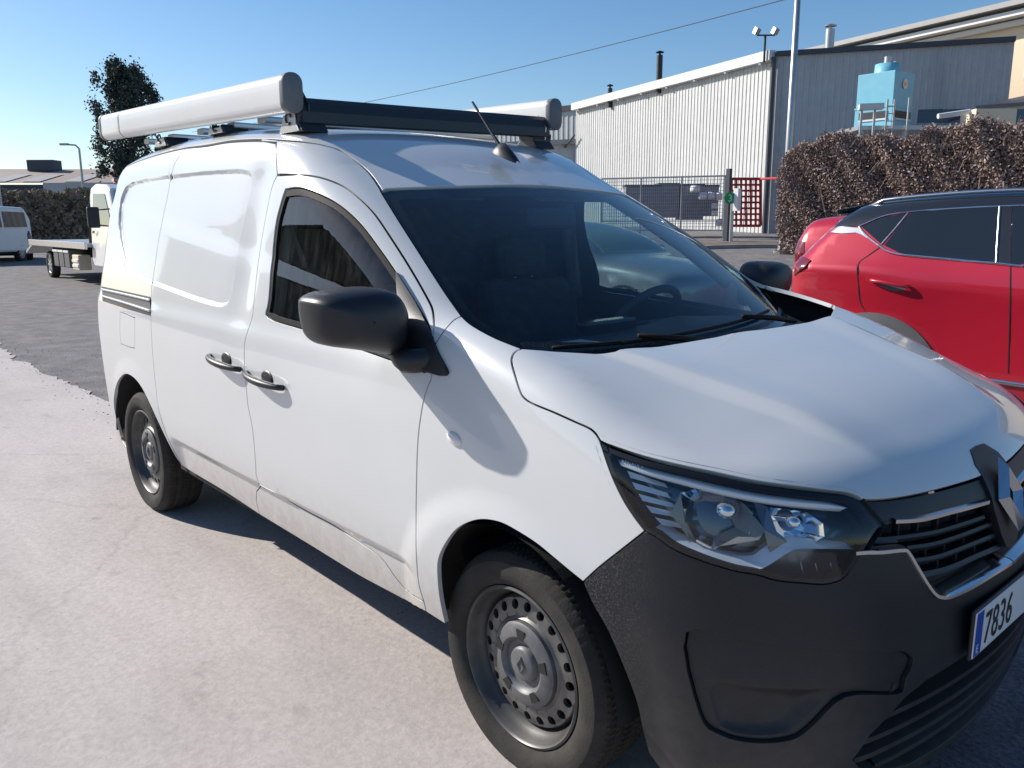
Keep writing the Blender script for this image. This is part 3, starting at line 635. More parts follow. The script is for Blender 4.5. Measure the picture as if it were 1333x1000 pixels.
mb=MB(); p=cp+RT*1.2+FW*.6; pl=sr(31.2,12.2); pr_=sr(31.2,17.8); slab(mb,pl,pr_,z0-.18,z0-.04,2.4); rel(mb.build('platform',ct,['galv']),ct)
for r_ in (12.4,13.9,15.2,16.6,17.7):
    q=sr(30.2,r_); mb=MB(); mb.tube(np.array([(*q,.4),(*q,z0-.18)]),.07,8); rel(mb.build('platform_leg',ct,['galv']),ct)
for (r_,hh) in ((13.1,1.5),(13.35,1.5),(13.85,1.6)):
    q=sr(29.9,r_); mb=MB(); mb.tube(np.array([(*q,z0-1.0),(*q,z0+hh*.55)]),.035,6); rel(mb.build('ladder_rail',ct,['galv']),ct)
for k in range(7):
    mb=MB(); mb.tube(np.array([(*sr(29.9,13.1),z0-.9+k*.25),(*sr(29.9,13.35),z0-.9+k*.25)]),.02,5); rel(mb.build('ladder_rung',ct,['galv']),ct)
mb=MB(); slab(mb,sr(30,16.0),sr(30,17.4),z0-.3,z0+.45,1.0); rel(mb.build('duct_box',ct,['cream']),ct)
mb=MB(); mb.tube(np.array([(*sr(29.9,14.9),z0+.25),(*sr(29.9,16.0),z0+.40)]),.09,8); rel(mb.build('duct',ct,['trimw']),ct)
mb=MB(); slab(mb,sr(29.5,11.95),sr(29.3,12.7),z0+.42,z0+.6,.5); rel(mb.build('lamp_shade',ct,['trimw']),ct)
for r_ in (12.1,12.55): 
    mb=MB(); mb.tube(np.array([(*sr(29.6,r_),z0-.8),(*sr(29.6,r_),z0+.5)]),.045,6); rel(mb.build('post',ct,['galv']),ct)
# ---- gate, posts, red cage
gt=empty('mesh_gate',(*sr(32,6.5),.6),0,'grey wire mesh gate standing in front of the white hall','gate')
Ga=np.array(sr(33.5,3.6)); Gb=np.array(sr(31.6,(938-666.5)/1069*31.6)); gzb=zat(938,300,31.6); gzt=zat(938,229,31.6)
def grail(z,r=.035): mb=MB(); mb.tube(np.array([(*Ga,z),(*Gb,z)]),r,6); rel(mb.build('rail',gt,['galv']),gt)
grail(gzt); grail(gzb); grail(gzb+.35,.02)
for t in (0,.33,.66,1.): 
    q=Ga+(Gb-Ga)*t; mb=MB(); mb.tube(np.array([(*q,gzb-.3),(*q,gzt)]),.035,6); rel(mb.build('upright',gt,['galv']),gt)
mb=MB()
for t in np.linspace(0,1,62): 
    q=Ga+(Gb-Ga)*t; mb.tube(np.array([(*q,gzb),(*q,gzt)]),.009,4)
for z in np.linspace(gzb,gzt,16): mb.tube(np.array([(*Ga,z),(*Gb,z)]),.008,4)
rel(mb.build('wire_mesh',gt,['galv']),gt)['kind']='stuff'
gp_=empty('gate_post',(*sr(31.5,(944-666.5)/1069*31.5),0),0,'dark gate post with round green 3 sign between mesh gate and red cage','post')
q=sr(31.5,(942-666.5)/1069*31.5); zb=zat(942,318,31.5); mb=MB(); mb.box((q[0],q[1],(zb+gzt)/2+.1),(.16,.16,gzt-zb+.3)); rel(mb.build('post',gp_,['trimd']),gp_)
q2=sr(31.2,(948-666.5)/1069*31.2); mb=MB(); mb.tube(np.array([(*q2,zb-.1),(*q2,zat(948,250,31.2))]),.07,8); rel(mb.build('side_tube',gp_,['galv']),gp_)
M['sgreen']=mat('green_sign',(.02,.33,.10),.5); M['swhite']=mat('white_sign',(.8,.8,.8),.5)
sp_=np.array([*sr(31.0,(944.5-666.5)/1069*31.0),zat(944,258,31)]); r3=np.array([*RT,0]); f3=np.array([*(-FW),0])
mb=MB(); mb.lathe([(.001,.02),(.22,.02),(.22,0)],24,f=lambda a,b,h:tuple(sp_+r3*a+np.array([0,0,b])+f3*h)); rel(mb.build('sign_disc',gp_,['sgreen']),gp_)
tm=text_mesh('3',.36,.004); n_=len(tm.vertices); co=np.empty(n_*3); tm.vertices.foreach_get('co',co); co=co.reshape(-1,3); co[:,0]-=co[:,0].mean(); co[:,1]-=co[:,1].mean(); tm.vertices.foreach_set('co',(sp_+np.outer(co[:,0],r3)+np.outer(co[:,1],[0,0,1])+np.outer(co[:,2]+.03,f3)).ravel()); rel(link('sign_number',tm,gp_,['swhite']),gp_)
mb=MB(); q=np.array([*sr(31.0,(953.5-666.5)/1069*31.0),zat(954,260,31)]); mb.box(q,(.20,.20,.80),None); rel(mb.build('white_board',gp_,['swhite']),gp_)
M['redmetal']=mat('red_painted_steel',(.42,.03,.035),.5,var=.15,vscale=3)
cg=empty('red_cage',(*sr(33,9),0),0,'red steel mesh storage cage between the gate post and hedge','cage')
D0=33.; ul,ur=952,990; vt,vb=233,294
def seg(a,b,r=.045): 
    mb=MB(); mb.tube(np.array([a,b]),r,6); rel(mb.build('cage_bar',cg,['redmetal']),cg)
P4=[pt(ul,vb,D0),pt(ur,vb,D0),pt(ur,vt,D0),pt(ul,vt,D0)]
for i in range(4): seg(P4[i],P4[(i+1)%4],.06)
for t in np.linspace(0,1,7)[1:-1]:
    seg(P4[0]+(P4[1]-P4[0])*t,P4[3]+(P4[2]-P4[3])*t); 
for t in np.linspace(0,1,9)[1:-1]: seg(P4[0]+(P4[3]-P4[0])*t,P4[1]+(P4[2]-P4[1])*t)
mb=MB(); mb.tube(np.array([P4[2],pt(1022,232,30)]),.05,6); rel(mb.build('cage_bar',cg,['redmetal']),cg)
# stacked grey bins and white drums behind the gate
M['bin']=mat('grey_bin',(.24,.22,.25),.7,var=.2,vscale=4); 
k=0
for (u,v,w,h,m) in ((835,262,44,40,'bin'),(868,262,26,44,'bin'),(898,264,30,46,'bin'),(922,262,20,40,'bin'),(915,255,10,9,'swhite'),(926,255,9,9,'swhite'),(936,256,8,9,'swhite'),(930,268,8,7,'swhite'),(937,290,10,8,'swhite'),(905,246,12,8,'swhite'),(930,278,8,7,'swhite')):
    D0=35.5 if m=='bin' else 34.6; c=pt(u,v,D0); wm=w*D0/1069; hm=h*D0/1069
    o=empty('storage_bin' if m=='bin' else 'white_drum',(c[0],c[1],c[2]-hm/2)); k+=1
    mb=MB()
    if m=='bin':
        mb.box((0,0,hm/2),(wm,.9,hm*.94),[[RT[0],FW[0],0],[RT[1],FW[1],0],[0,0,1]]); mb.build('bin_body',o,[m],bevel=.03); mb=MB(); mb.box((0,0,hm*.97),(wm*1.04,.95,hm*.06),[[RT[0],FW[0],0],[RT[1],FW[1],0],[0,0,1]]); mb.build('bin_rim',o,['trimd'])
        tag(o,'grey stacked storage bins seen through the mesh gate','bin','bins behind the gate')
    else:
        mb.lathe([(.001,0),(wm/2,0),(wm/2*1.05,hm*.3),(wm/2*1.05,hm*.7),(wm/2*.9,hm),(.001,hm)],14); mb.build('drum_body',o,[m],smooth=True); mb=MB(); mb.lathe([(wm*.2,hm),(wm*.2,hm*1.12),(.001,hm*1.12)],10); mb.build('drum_lid',o,['trimd'])
        tag(o,'small white drum standing among the bins behind the mesh gate','drum','drums behind the gate')
# ---- lamp post, wire, far lamps
lp=empty('lamp_post',(*sr(26,(1016-666.5)/1069*26),0),0,'tall grey steel lamp post in front of the hedge','lamp post')
q=np.array(sr(26,(1015.5-666.5)/1069*26)); zb=terr(q); mb=MB(); mb.tube(np.array([(*q,zb-.05),(*q,zb+3),(*q,11.)]),[.115,.105,.075],14); rel(mb.build('pole',lp,['galv'],smooth=True),lp)
mb=MB(); mb.lathe([(.16,zb),(.16,zb+.05),(.12,zb+.35)],14,f=lambda a,b,h:(q[0]+a,q[1]+b,h)); rel(mb.build('base_sleeve',lp,['galv']),lp)
mb=MB(); mb.tube(np.array([(*q,10.9),(*(q+RT*.6),11.5),(*(q+RT*1.6),11.7)]),.05,8); rel(mb.build('arm',lp,['galv']),lp)
mb=MB(); c=q+RT*1.9; mb.box((c[0],c[1],11.7),(.7,.3,.14),[[RT[0],FW[0],0],[RT[1],FW[1],0],[0,0,1]]); rel(mb.build('lamp_head',lp,['galv'],bevel=.04),lp)
def far_lamp(u0,v0,u1,v1,D,label):
    b0=pt(u0,v0,D); t0=pt(u1,v1,D); o=empty('street_lamp',(b0[0],b0[1],0),0,label,'street lamp','street lamps in the distance')
    mb=MB(); mb.tube(np.array([(b0[0],b0[1],0),(b0[0],b0[1],t0[2]-.2)]),[.09,.06],8); rel(mb.build('pole',o,['galv']),o)
    e=b0[:2]-RT*.85; mb=MB(); mb.tube(np.array([(b0[0],b0[1],t0[2]-.2),(*(b0[:2]-RT*.2),t0[2]),(*e,t0[2]+.05)]),.05,6); rel(mb.build('arm',o,['galv']),o)
    mb=MB(); mb.box((e[0],e[1],t0[2]+.05),(.5,.2,.12),[[RT[0],FW[0],0],[RT[1],FW[1],0],[0,0,1]]); rel(mb.build('lamp_head',o,['galv'],bevel=.03),o)
far_lamp(113,290,112,189,50,'slim street lamp with curved arm in front of the brown roofed hall'); far_lamp(4,290,3,202,40,'thin street lamp pole behind the white recovery vehicle')
mb=MB(); A_=pt(250,172,70); B_=pt(1150,-35,26); t=np.linspace(0,1,30); mb.tube(np.array([A_+(B_-A_)*s+np.array([0,0,-.55*4*s*(1-s)]) for s in t]),.016,5)
o=mb.build('overhead_wire',None,['blackpipe']); tag(o,'single overhead cable crossing the sky above the van','wire')
# ---- far hall on the left
hl=empty('brown_roof_hall',(*sr(66,-30),0),0,'long low hall with brown roof and rooflights far behind the tow truck','building')
La=sr(62,-62); Lb=sr(66,-20); zr=zat(80,217,70); ze=zat(80,238,64)
d=(np.array(Lb)-La)/np.linalg.norm(np.array(Lb)-La); nb=np.array([-d[1],d[0]]); nb=nb if np.dot(nb,FW)>0 else -nb
mb=MB(); L_=np.linalg.norm(np.array(Lb)-La); G=[]
for i in range(int(L_/1.0)+1):
    a=np.array(La)+d*i*1.0; G.append([(*a,ze),(*(a+nb*9),zr)]); 
mb.sheet(G); rel(mb.build('roof',hl,['brownroof']),hl)
mb=MB(); slab(mb,np.array(La)+nb*.4,np.array(Lb)+nb*.4,0,ze-.1,.2); rel(mb.build('wall',hl,['darkwall']),hl)
for uu in (18,58,108):
    t=(uu/1069*66-666.5/1069*66+62)/42*L_; a=np.array(La)+d*t; n3=np.array([nb[0]*9,nb[1]*9,zr-ze]); p0=np.array([*a,ze+.06]); mb=MB(); mb.add([tuple(p0+n3*.05),tuple(p0+n3*.05+np.array([*d,0])*1.4),tuple(p0+n3*.55+np.array([*d,0])*1.4),tuple(p0+n3*.55)],[(0,1,2,3)]); rel(mb.build('rooflight',hl,['skylite']),hl)
c=pt(58,216,72); mb=MB(); mb.box((c[0],c[1],c[2]),(2.2,1.4,.9),[[RT[0],FW[0],0],[RT[1],FW[1],0],[0,0,1]]); rel(mb.build('roof_monitor',hl,['darkwall']),hl)
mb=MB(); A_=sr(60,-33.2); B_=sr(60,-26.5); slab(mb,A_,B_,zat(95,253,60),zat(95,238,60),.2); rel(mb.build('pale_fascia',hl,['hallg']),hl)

# ---- workshop on the side of the yard behind the photographer (mirrored in the van's side window)
ws=empty('yard_workshop',(-27,-12,0),0,'tan rendered workshop with low pitched roof, mirrored in the van side window','building')
mb=MB(); mb.box((0,-4,3.2),(26,8,6.4)); mb.build('wall',ws,['cream2'] if 'cream2' in M else ['dirt'])
mb=MB(); mb.add([(-13.4,.5,6.4),(13.4,.5,6.4),(13.4,-4,7.8),(-13.4,-4,7.8),(13.4,-8.5,6.4),(-13.4,-8.5,6.4)],[(0,1,2,3),(3,2,4,5),(0,3,5),(1,4,2)]); mb.build('roof',ws,['brownroof'])
for k in range(6):
    mb=MB(); mb.box((-10+k*4,.06,2.9),(2.2,.1,1.3)); f_=mb.build('window',ws,['wing']); mb=MB(); mb.box((-10+k*4,.08,2.2),(2.4,.2,.12)); mb.build('sill',f_,['kerb'])
# ------------------------------------------------------------------ hedges and tree
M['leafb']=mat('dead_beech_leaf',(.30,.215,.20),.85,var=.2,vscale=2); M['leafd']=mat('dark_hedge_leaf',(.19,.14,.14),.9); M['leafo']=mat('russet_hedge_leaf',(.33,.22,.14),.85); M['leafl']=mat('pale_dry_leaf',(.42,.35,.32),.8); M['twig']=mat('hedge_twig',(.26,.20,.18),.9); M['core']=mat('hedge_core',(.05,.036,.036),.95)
M['pine1']=mat('dark_needle',(.032,.050,.040),.8); M['pine2']=mat('mid_needle',(.060,.082,.060),.8); M['pine3']=mat('pale_needle',(.11,.13,.10),.8); M['bark']=mat('bark',(.10,.075,.055),.95,var=.3,vscale=6)
M['hg1']=mat('olive_hedge_leaf',(.26,.23,.15),.9); M['hg2']=mat('brown_hedge_leaf',(.30,.23,.19),.9); M['hg3']=mat('dark_olive_leaf',(.17,.15,.11),.9)
def leaves(C,size,rng,mats_w,flat=.0):
    """one mesh of small two-triangle leaves at points C"""
    n=len(C); a=rng.randn(n,3); a/=np.linalg.norm(a,axis=1,keepdims=True); b=rng.randn(n,3); b-=a*(a*b).sum(1,keepdims=True); b/=np.linalg.norm(b,axis=1,keepdims=True)
    s=size*(.6+.8*rng.rand(n,1)); V=np.stack([C-a*s,C+b*s*.55,C+a*s,C-b*s*.55],1).reshape(-1,3)
    F=(np.arange(n)[:,None]*4+np.arange(4)).tolist(); mi=rng.choice(len(mats_w),n,p=np.array(mats_w)/sum(mats_w))
    return V,F,mi
def leaf_obj(name,C,size,seed,mats,weights,parent):
    rng=np.random.RandomState(seed); V,F,mi=leaves(C,size,rng,weights); me=bpy.data.meshes.new(name); me.from_pydata(V.tolist(),[],F); me.polygons.foreach_set('material_index',mi.astype(np.int32)); o=link(name,me,parent,mats); o['kind']='stuff'; return o
def hedge(name,A,B,depth,ztop,n,seed,label,mats,weights,size=.07,core='leafd',lump=.16):
    A=np.array(A,float);B=np.array(B,float); L=np.linalg.norm(B-A); d=(B-A)/L; nn=np.array([d[1],-d[0]]); nn=nn if np.dot(nn,-FW)>0 else -nn
    root=empty(name,(*A,terr(A)),0,label,'hedge'); rng=np.random.RandomState(seed)
    t=rng.rand(n)*L; face=rng.rand(n); zt=np.interp(t/L,[q[0] for q in ztop],[q[1] for q in ztop]); zg=terrain(A[0]+d[0]*t,A[1]+d[1]*t)
    lumpv=lump*(np.sin(t*2.1+seed)+np.sin(t*5.3)+.7*np.sin(t*11.7))/2.7
    h=np.where(face<.24,1.,rng.rand(n)**.85); off=np.where(face<.24,rng.rand(n)*depth,np.abs(rng.randn(n))*.14+.04*rng.rand(n))
    lz=lump*.7*(np.sin(t*3.3+h*7)+np.sin(h*13+t*6.1))/2
    z=zg+.12+(zt+lumpv-zg-.12)*h+rng.randn(n)*.07; p=A+d*t[:,None]-nn*(off+lz)[:,None]
    leaf_obj('foliage',np.column_stack([p,z])-np.array([*A,terr(A)]),size,seed,mats,weights,root)
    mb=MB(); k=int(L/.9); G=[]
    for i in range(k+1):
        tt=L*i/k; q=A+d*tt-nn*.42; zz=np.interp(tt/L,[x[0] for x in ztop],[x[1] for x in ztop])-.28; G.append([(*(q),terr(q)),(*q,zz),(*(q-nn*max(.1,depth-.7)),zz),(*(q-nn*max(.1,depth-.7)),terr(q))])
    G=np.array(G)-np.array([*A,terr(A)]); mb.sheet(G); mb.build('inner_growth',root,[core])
    mb=MB()
    for i in range(int(L*95)):
        tt=rng.rand()*L; zz=np.interp(tt/L,[x[0] for x in ztop],[x[1] for x in ztop]); g=terr(A+d*tt); hz=g+.2+(zz-g-.1)*rng.rand()**.8; q=A+d*tt-nn*(.12*rng.rand())
        dr=np.array([*(d*rng.randn()*.5+nn*abs(rng.randn())*.35),.55+.5*rng.rand()]); dr/=np.linalg.norm(dr); l=.12+.22*rng.rand(); p0=np.array([*q,hz])-np.array([*A,terr(A)]); mb.tube(np.array([p0-dr*l*.5,p0+dr*l*.5+np.array([0,0,.02])]),[.007,.003],3,cap=False)
    for i in range(int(L/.45)):
        tt=rng.rand()*L; q=A+d*tt-nn*(.12+.3*rng.rand()); zz=np.interp(tt/L,[x[0] for x in ztop],[x[1] for x in ztop]); g=terr(q); e=q+d*rng.randn()*.35
        mb.tube(np.array([(*q,g),(*((q+e)/2+nn*.05),(g+zz)/2),(*e,zz-.1)])-np.array([*A,g]),[.025,.016,.008],4)
    mb.build('stems',root,['twig'])['kind']='stuff'
    return root
def ztops(pts,D0,D1,u0,u1): return [((u-u0)/(u1-u0),zat(u,v,D0+(D1-D0)*(u-u0)/(u1-u0))) for u,v in pts]
HA=sr(24.,(1003-666.5)/1069*24.); HB=sr(18.,(1480-666.5)/1069*18.)
hedge('tall_hedge',HA,HB,1.3,ztops([(1003,212),(1025,193),(1060,187),(1120,182),(1190,180),(1235,176),(1262,170),(1290,163),(1333,160),(1480,150)],24.,18.,1003,1480),85000,11,'tall dry brown clipped hedge behind the red cars',['leafb','leafd','leafo','leafl'],[.38,.30,.18,.14],.036,'core',.22)
HA2=sr(47,-33.5); HB2=sr(45,-22.5)
hedge('low_hedge',HA2,HB2,1.5,ztops([(-95,253),(20,251),(60,254),(115,252),(140,252)],47,45,-95,140),9000,5,'brown and olive hedge behind the tow truck bed',['hg1','hg2','hg3'],[.3,.45,.25],.13,'hg3',.25)
def conifer():
    D=44.; b0=pt(178,287,D); root=empty('cypress_tree',(b0[0],b0[1],0),0,'dark evergreen tree with split top behind the van roof','tree'); rng=np.random.RandomState(21)
    zt=zat(178,92,D); mb=MB(); px_m=D/1069
    mb.tube(np.array([(0,0,0),(.1,0,zt*.4),(0,.1,zt*.75)]),[.28,.20,.08],8)
    # silhouette half widths read along the height (v, u_left, u_right)
    sil=[(93,162,178),(100,160,196),(110,150,203),(120,152,208),(132,146,210),(145,148,208),(160,145,206),(180,142,205),(200,146,210),(215,146,208),(226,144,200),(240,150,200),(256,160,196)]
    C=[];
    R3=np.array([*RT,0]); F3=np.array([*FW,0])
    cl=[]
    for v,ul,ur in sil:
        z=zat(178,v,D); rl=(ul-178)*px_m; rr2=(ur-178)*px_m
        for k in range(13):
            r=rl+(rr2-rl)*rng.rand()**.9; dep=(rng.rand()-.5)*(rr2-rl)*.9
            if v<112 and abs(r-.30*(1))<.16: continue
            cl.append(np.array([0,0,z+rng.randn()*.12])+R3*r+F3*dep)
    cl=np.array(cl)
    for c in cl:
        m=130; up=np.array([0,0,1.])
        q=c+rng.randn(m,3)*np.array([.15,.15,.24])+np.array([0,0,.05]); 
        C.append(q)
        w=(c-np.array([0,0,c[2]])); mb.tube(np.array([(0,0,max(.5,c[2]-.7)),tuple(c*.6+np.array([0,0,c[2]*.4-.2])),tuple(c)]),[.05,.03,.012],4)
    mb.build('trunk',root,['bark']); leaf_obj('crown',np.vstack(C),.085,3,['pine1','pine2','pine3'],[.45,.37,.18],root)
conifer()
# ------------------------------------------------------------------ the van's body as a smooth implicit surface
# x forward (front axle x=0), y left, z up; built for the right side and mirrored
_P=spl([(.10,.80),(.22,.822),(.30,.846),(.42,.866),(.6,.879),(.8,.886),(.95,.886),(1.05,.878),(1.15,.862),(1.3,.830),(1.5,.786),(1.7,.734),(1.9,.675)])
_RC=spl([(-3.6,1.80),(-3.3,1.835),(-2.8,1.870),(-2.2,1.878),(-1.7,1.855),(-1.3,1.803),(-1.0,1.722),(-.85,1.664),(-.5,1.53),(0,1.3)])
_HC=spl([(-.6,1.23),(-.3,1.19),(.05,1.135),(.3,1.088),(.5,1.04),(.65,.99),(.78,.925),(.9,.84)])
_FX=spl([(.1,.805),(.2,.838),(.32,.872),(.45,.888),(.6,.885),(.75,.868),(.88,.835),(1.0,.78)])
_TX=spl([(-3.7,-.04),(-3.2,-.016),(-2.7,0),(-.6,0),(-.2,-.004),(.1,-.012),(.4,-.03),(.7,-.06),(1,-.1)])
VAN_SOFT=dict(panel=None,fog=None,arch=((0.,.315),(-2.812,.315)))
def van_side(x,z):
    w=_P(z)+_TX(x)
    # flared wheel arches
    for ax,az in VAN_SOFT['arch']:
        r=np.hypot(x-ax,z-az)
        w=w+.012*(sstep(.50,.405,r))*sstep(.2,.28,z)
    # rocker: the lower door skin turns in below a crease
    inb=sstep(-.34,-.48,x)*sstep(-2.36,-2.24,x)
    w=w-.026*inb*sstep(.497,.468,z)
    # waist step: window band sits in slightly above the shoulder
    w=w-.010*sstep(1.05,1.12,z)*sstep(-.1,-.5,x)
    pp=VAN_SOFT['panel']
    if pp is not None: w=w-.013*pp(x,z)
    # cargo body is a little narrower than the cab just behind the front door (concave band)
    w=w-.015*np.exp(-((x+1.50-.0*z)/.10)**2)*sstep(1.0,1.25,z)*sstep(1.75,1.6,z)
    return w
def van_f(p):
    x=p[:,0]; y=np.abs(p[:,1]); z=p[:,2]
    side=(y-van_side(x,z))*.96
    roof=(z-(_RC(x)-.026*(y/.62)**2-.006*(y/.66)**6))*.95
    # roof channel beside the rail and a raised centre
    xs=.055-1.79*(z-1.10)+.05*np.sin(np.clip((z-1.10)/.56,0,1)*np.pi)-.30*y*y-.10*y**4
    scr=(x-xs)*.49
    yr=.60-.30*x; ridge=(.020*sstep(yr+.028,yr-.024,y)-.010*sstep(yr-.03,yr-.20,y))*sstep(.76,.50,x)*sstep(-.25,.25,x)
    hood=(z-(_HC(x)-(.045*sstep(-.25,.55,x)-.018)*(y/.65)**2-.025*sstep(.1,.6,x)*(y/.72)**4+ridge))*.93
    plan=.085*(y/.6)**2+.42*np.maximum(y-.50,0)**2/.38+.9*np.maximum(y-.66,0)**2
    fr=(x-(_FX(z)-plan))*.85
    fg=VAN_SOFT['fog']
    if fg is not None: fr=fr+.022*sstep(.520,.482,z-.10*(y-.62))*fg(y,z)*(x>.4)
    rear=(-3.53+.04*(y/.8)**2+.05*np.maximum(z-1.1,0)-x)
    bot=.165-z
    cab=smax(smax(roof,scr,.05),side,.11)
    low=smax(hood,side,.10)
    b=smax(smin(cab,low,.03),fr,.07)
    b=smax(smax(b,rear,.16),bot,.04)
    return b
van_surf=Surf(van_f)
# ------------------------------------------------------------------ van skin panels (outlines read off the photograph, laid on the body surface)
van=empty('delivery_van',(0,0,0),0,'white delivery van with black front bumper and two white tubes on its roof rack','van')
VS=van_surf
def px(*a): return VS.px(np.array(a,float))
def S(*a,n=5): return VS.px(smooth_line(np.array(a,float),n))
def ok(P): return P[~np.isnan(P[:,0])]
press_px=[(166,243),(184,236),(210,231.6),(223,230),(240,228),(271,225),(299,223.5),(313,223.5),(324,227),(326,236),(322,259),(313,297),(307,334),(301,372),(297,391),(289,397),(278,396),(257,390),(240,384),(200,369),(186,364),(170,354),(164,344),(158,320),(154.4,292),(155.6,270),(159,254)]
_pp=VS.px(smooth_line(np.array(press_px,float),3,True)); VAN_SOFT['panel']=Relief(ok(_pp)[:,[0,2]],-.008,.008,.0025)
_pl=ok(_pp)[:,[0,2]]; _ex=np.vstack([resample(offset_poly(resample(_pl,.03,True),g),.012,True) for g in (-.011,-.008,-.0045,0.,.0045,.008,.011)]); press_extra=ok(VS.from_param(_ex,'side'))
# seams shared by neighbouring panels (pixel polylines, run as named)
DOOR_REAR=[(361,228),(353,248),(343,299),(335.5,347),(331,389),(328.5,412),(322,432.6),(318.6,446),(318,464),(318.6,486),(320.6,505),(323,529),(329,560),(332.5,600),(333.5,618),(337,630)]
DOOR_TOP=[(361,228),(378,227.5),(400,228.5),(423,233),(452,246),(483,273),(509,310),(535.5,352),(556,388),(563,404),(565,425)]
DOOR_FRONT=[(565,425),(564,452),(562,488),(555,508),(549,534),(544,574),(542,635),(541.5,690),(542,723),(545,759),(552,784)]
DOOR_BOT=[(337,630),(370,648.5),(400,666),(436,685),(472,708.6),(490,721),(501,732),(515,752),(530,769),(552,784)]
SILL_BOT=[(338,670),(400,707.7),(436,730),(472,752),(515,775),(555,797),(580,813)]
SLIDE_REAR=[(243,193),(229,210),(223,230),(218,256),(212,284),(206,316),(202,344),(199,364),(197,380),(196.5,414),(198,450),(201,486),(203,505),(206,530),(212,552),(220,574),(228,590),(237,606)]
REAR_ARCH=[(237,606),(230,597),(220,579),(206,550),(196,528),(185,506),(174,492),(162,487.5),(152,500),(148,522),(151,545),(158,572)]
FRONT_ARCH=[(580,813),(573,780),(570,750),(571,728),(580,708),(594,690),(612,680),(630,677),(651.6,681),(673,692),(698,708),(720,726),(741.6,744),(759,758)]
BUMP_ARCH=[(759,758),(770,784),(792,823.6),(813.6,874),(828,913.6),(836,950),(844,980)]
FEND_BUMP=[(759,758),(779.5,739),(810,715),(840,691.5)]
LAMP_SIDE=[(840,691.5),(825,672),(810,648),(795,615),(782,575.5)]
HOOD_SEAM=[(782,575.5),(775,564),(766,557),(748,549),(721,537),(694,526),(683,519),(677,510),(670,488),(666,472),(667,463),(672,457),(680,454)]
SCREEN_SIDE=[(680,454),(645,440),(615,423.5),(601.5,411.5),(579,380),(540.4,320),(518,285),(497,251)]
PILLAR_SEAM=[(601.5,411.5),(592,416),(583,425),(573,438),(564,452)]
GUTTER=[(497,251),(493,243),(480,225),(462,209),(442,196),(425,190.5),(408,187),(380,184),(340,182),(300,184),(270,189.5),(243,193)]
HOOD_FRONT=[(782,575.5),(832,592.5),(877,604),(930,615),(980,625.5),(1028,632),(1079,638),(1104,641),(1116,645.5),(1123,649.5),(1156,649),(1192,644),(1228,636),(1264,626),(1279,620.5)]
rear_g=[(-2.9,VS.from_param(np.array([[-2.9,1.33*.85]]),'roll')[0])]
def roll_pts(pairs): return VS.from_param(np.array([(x,math.radians(a)*.85) for x,a in pairs]),'roll')
g_last=px(GUTTER[-1])[0]; ang_g=math.degrees(math.atan2(g_last[2]-.7,-g_last[1]))
gut_rear=roll_pts([(x,ang_g+.2) for x in (-2.85,-3.1,-3.3,-3.44)])
rear_edge=roll_pts([(-3.455,a) for a in (44,36,25,14,4,-8,-20,-27)])
bot_rear=roll_pts([(x,-28.5) for x in (-3.42,-3.3,-3.2)])
sl_top=S(*SLIDE_REAR)
quarter=np.vstack([sl_top,S(*REAR_ARCH)[1:],bot_rear[::-1],rear_edge[::-1],gut_rear[::-1]])
quarter=ok(quarter)
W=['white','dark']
fuel=px((158,407),(173,413.5),(175.5,416),(175.5,448),(173,453),(159,448),(157,444),(156.5,410))
rail_cut=px((132.5,373),(196,387.5),(196,411),(133,391))
q_rail=np.vstack([rail_cut]); 
def slot(P): return P
fuel_s=smooth_line(fuel,3,True)
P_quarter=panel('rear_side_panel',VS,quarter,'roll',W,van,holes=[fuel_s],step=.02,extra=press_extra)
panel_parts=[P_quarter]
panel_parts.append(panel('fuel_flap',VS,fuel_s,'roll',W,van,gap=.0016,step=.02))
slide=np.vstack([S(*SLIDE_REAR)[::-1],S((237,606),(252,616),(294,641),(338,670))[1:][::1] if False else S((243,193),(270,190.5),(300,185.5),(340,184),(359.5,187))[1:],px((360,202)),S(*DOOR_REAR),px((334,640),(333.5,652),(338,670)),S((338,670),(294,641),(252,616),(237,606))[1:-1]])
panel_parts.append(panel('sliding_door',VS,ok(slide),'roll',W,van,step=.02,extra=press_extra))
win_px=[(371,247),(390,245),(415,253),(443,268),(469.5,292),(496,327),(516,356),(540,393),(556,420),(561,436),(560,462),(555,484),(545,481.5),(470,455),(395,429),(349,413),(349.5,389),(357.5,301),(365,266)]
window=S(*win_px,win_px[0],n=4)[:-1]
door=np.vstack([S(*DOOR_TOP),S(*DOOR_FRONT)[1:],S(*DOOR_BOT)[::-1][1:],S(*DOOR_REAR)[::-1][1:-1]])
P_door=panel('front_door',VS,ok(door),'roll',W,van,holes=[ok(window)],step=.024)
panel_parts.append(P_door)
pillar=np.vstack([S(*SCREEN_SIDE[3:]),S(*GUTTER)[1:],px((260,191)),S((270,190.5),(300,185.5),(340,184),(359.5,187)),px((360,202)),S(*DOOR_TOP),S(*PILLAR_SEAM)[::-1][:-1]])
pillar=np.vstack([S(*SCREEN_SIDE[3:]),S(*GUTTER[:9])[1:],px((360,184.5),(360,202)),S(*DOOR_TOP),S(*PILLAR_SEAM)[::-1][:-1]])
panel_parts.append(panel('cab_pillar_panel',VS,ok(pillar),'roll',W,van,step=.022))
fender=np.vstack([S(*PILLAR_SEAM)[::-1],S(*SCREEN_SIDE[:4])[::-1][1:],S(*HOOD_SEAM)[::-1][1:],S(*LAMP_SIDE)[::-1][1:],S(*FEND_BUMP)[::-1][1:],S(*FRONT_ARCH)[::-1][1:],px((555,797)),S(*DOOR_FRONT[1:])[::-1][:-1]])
panel_parts.append(panel('front_fender',VS,ok(fender),'roll',W,van,step=.022))
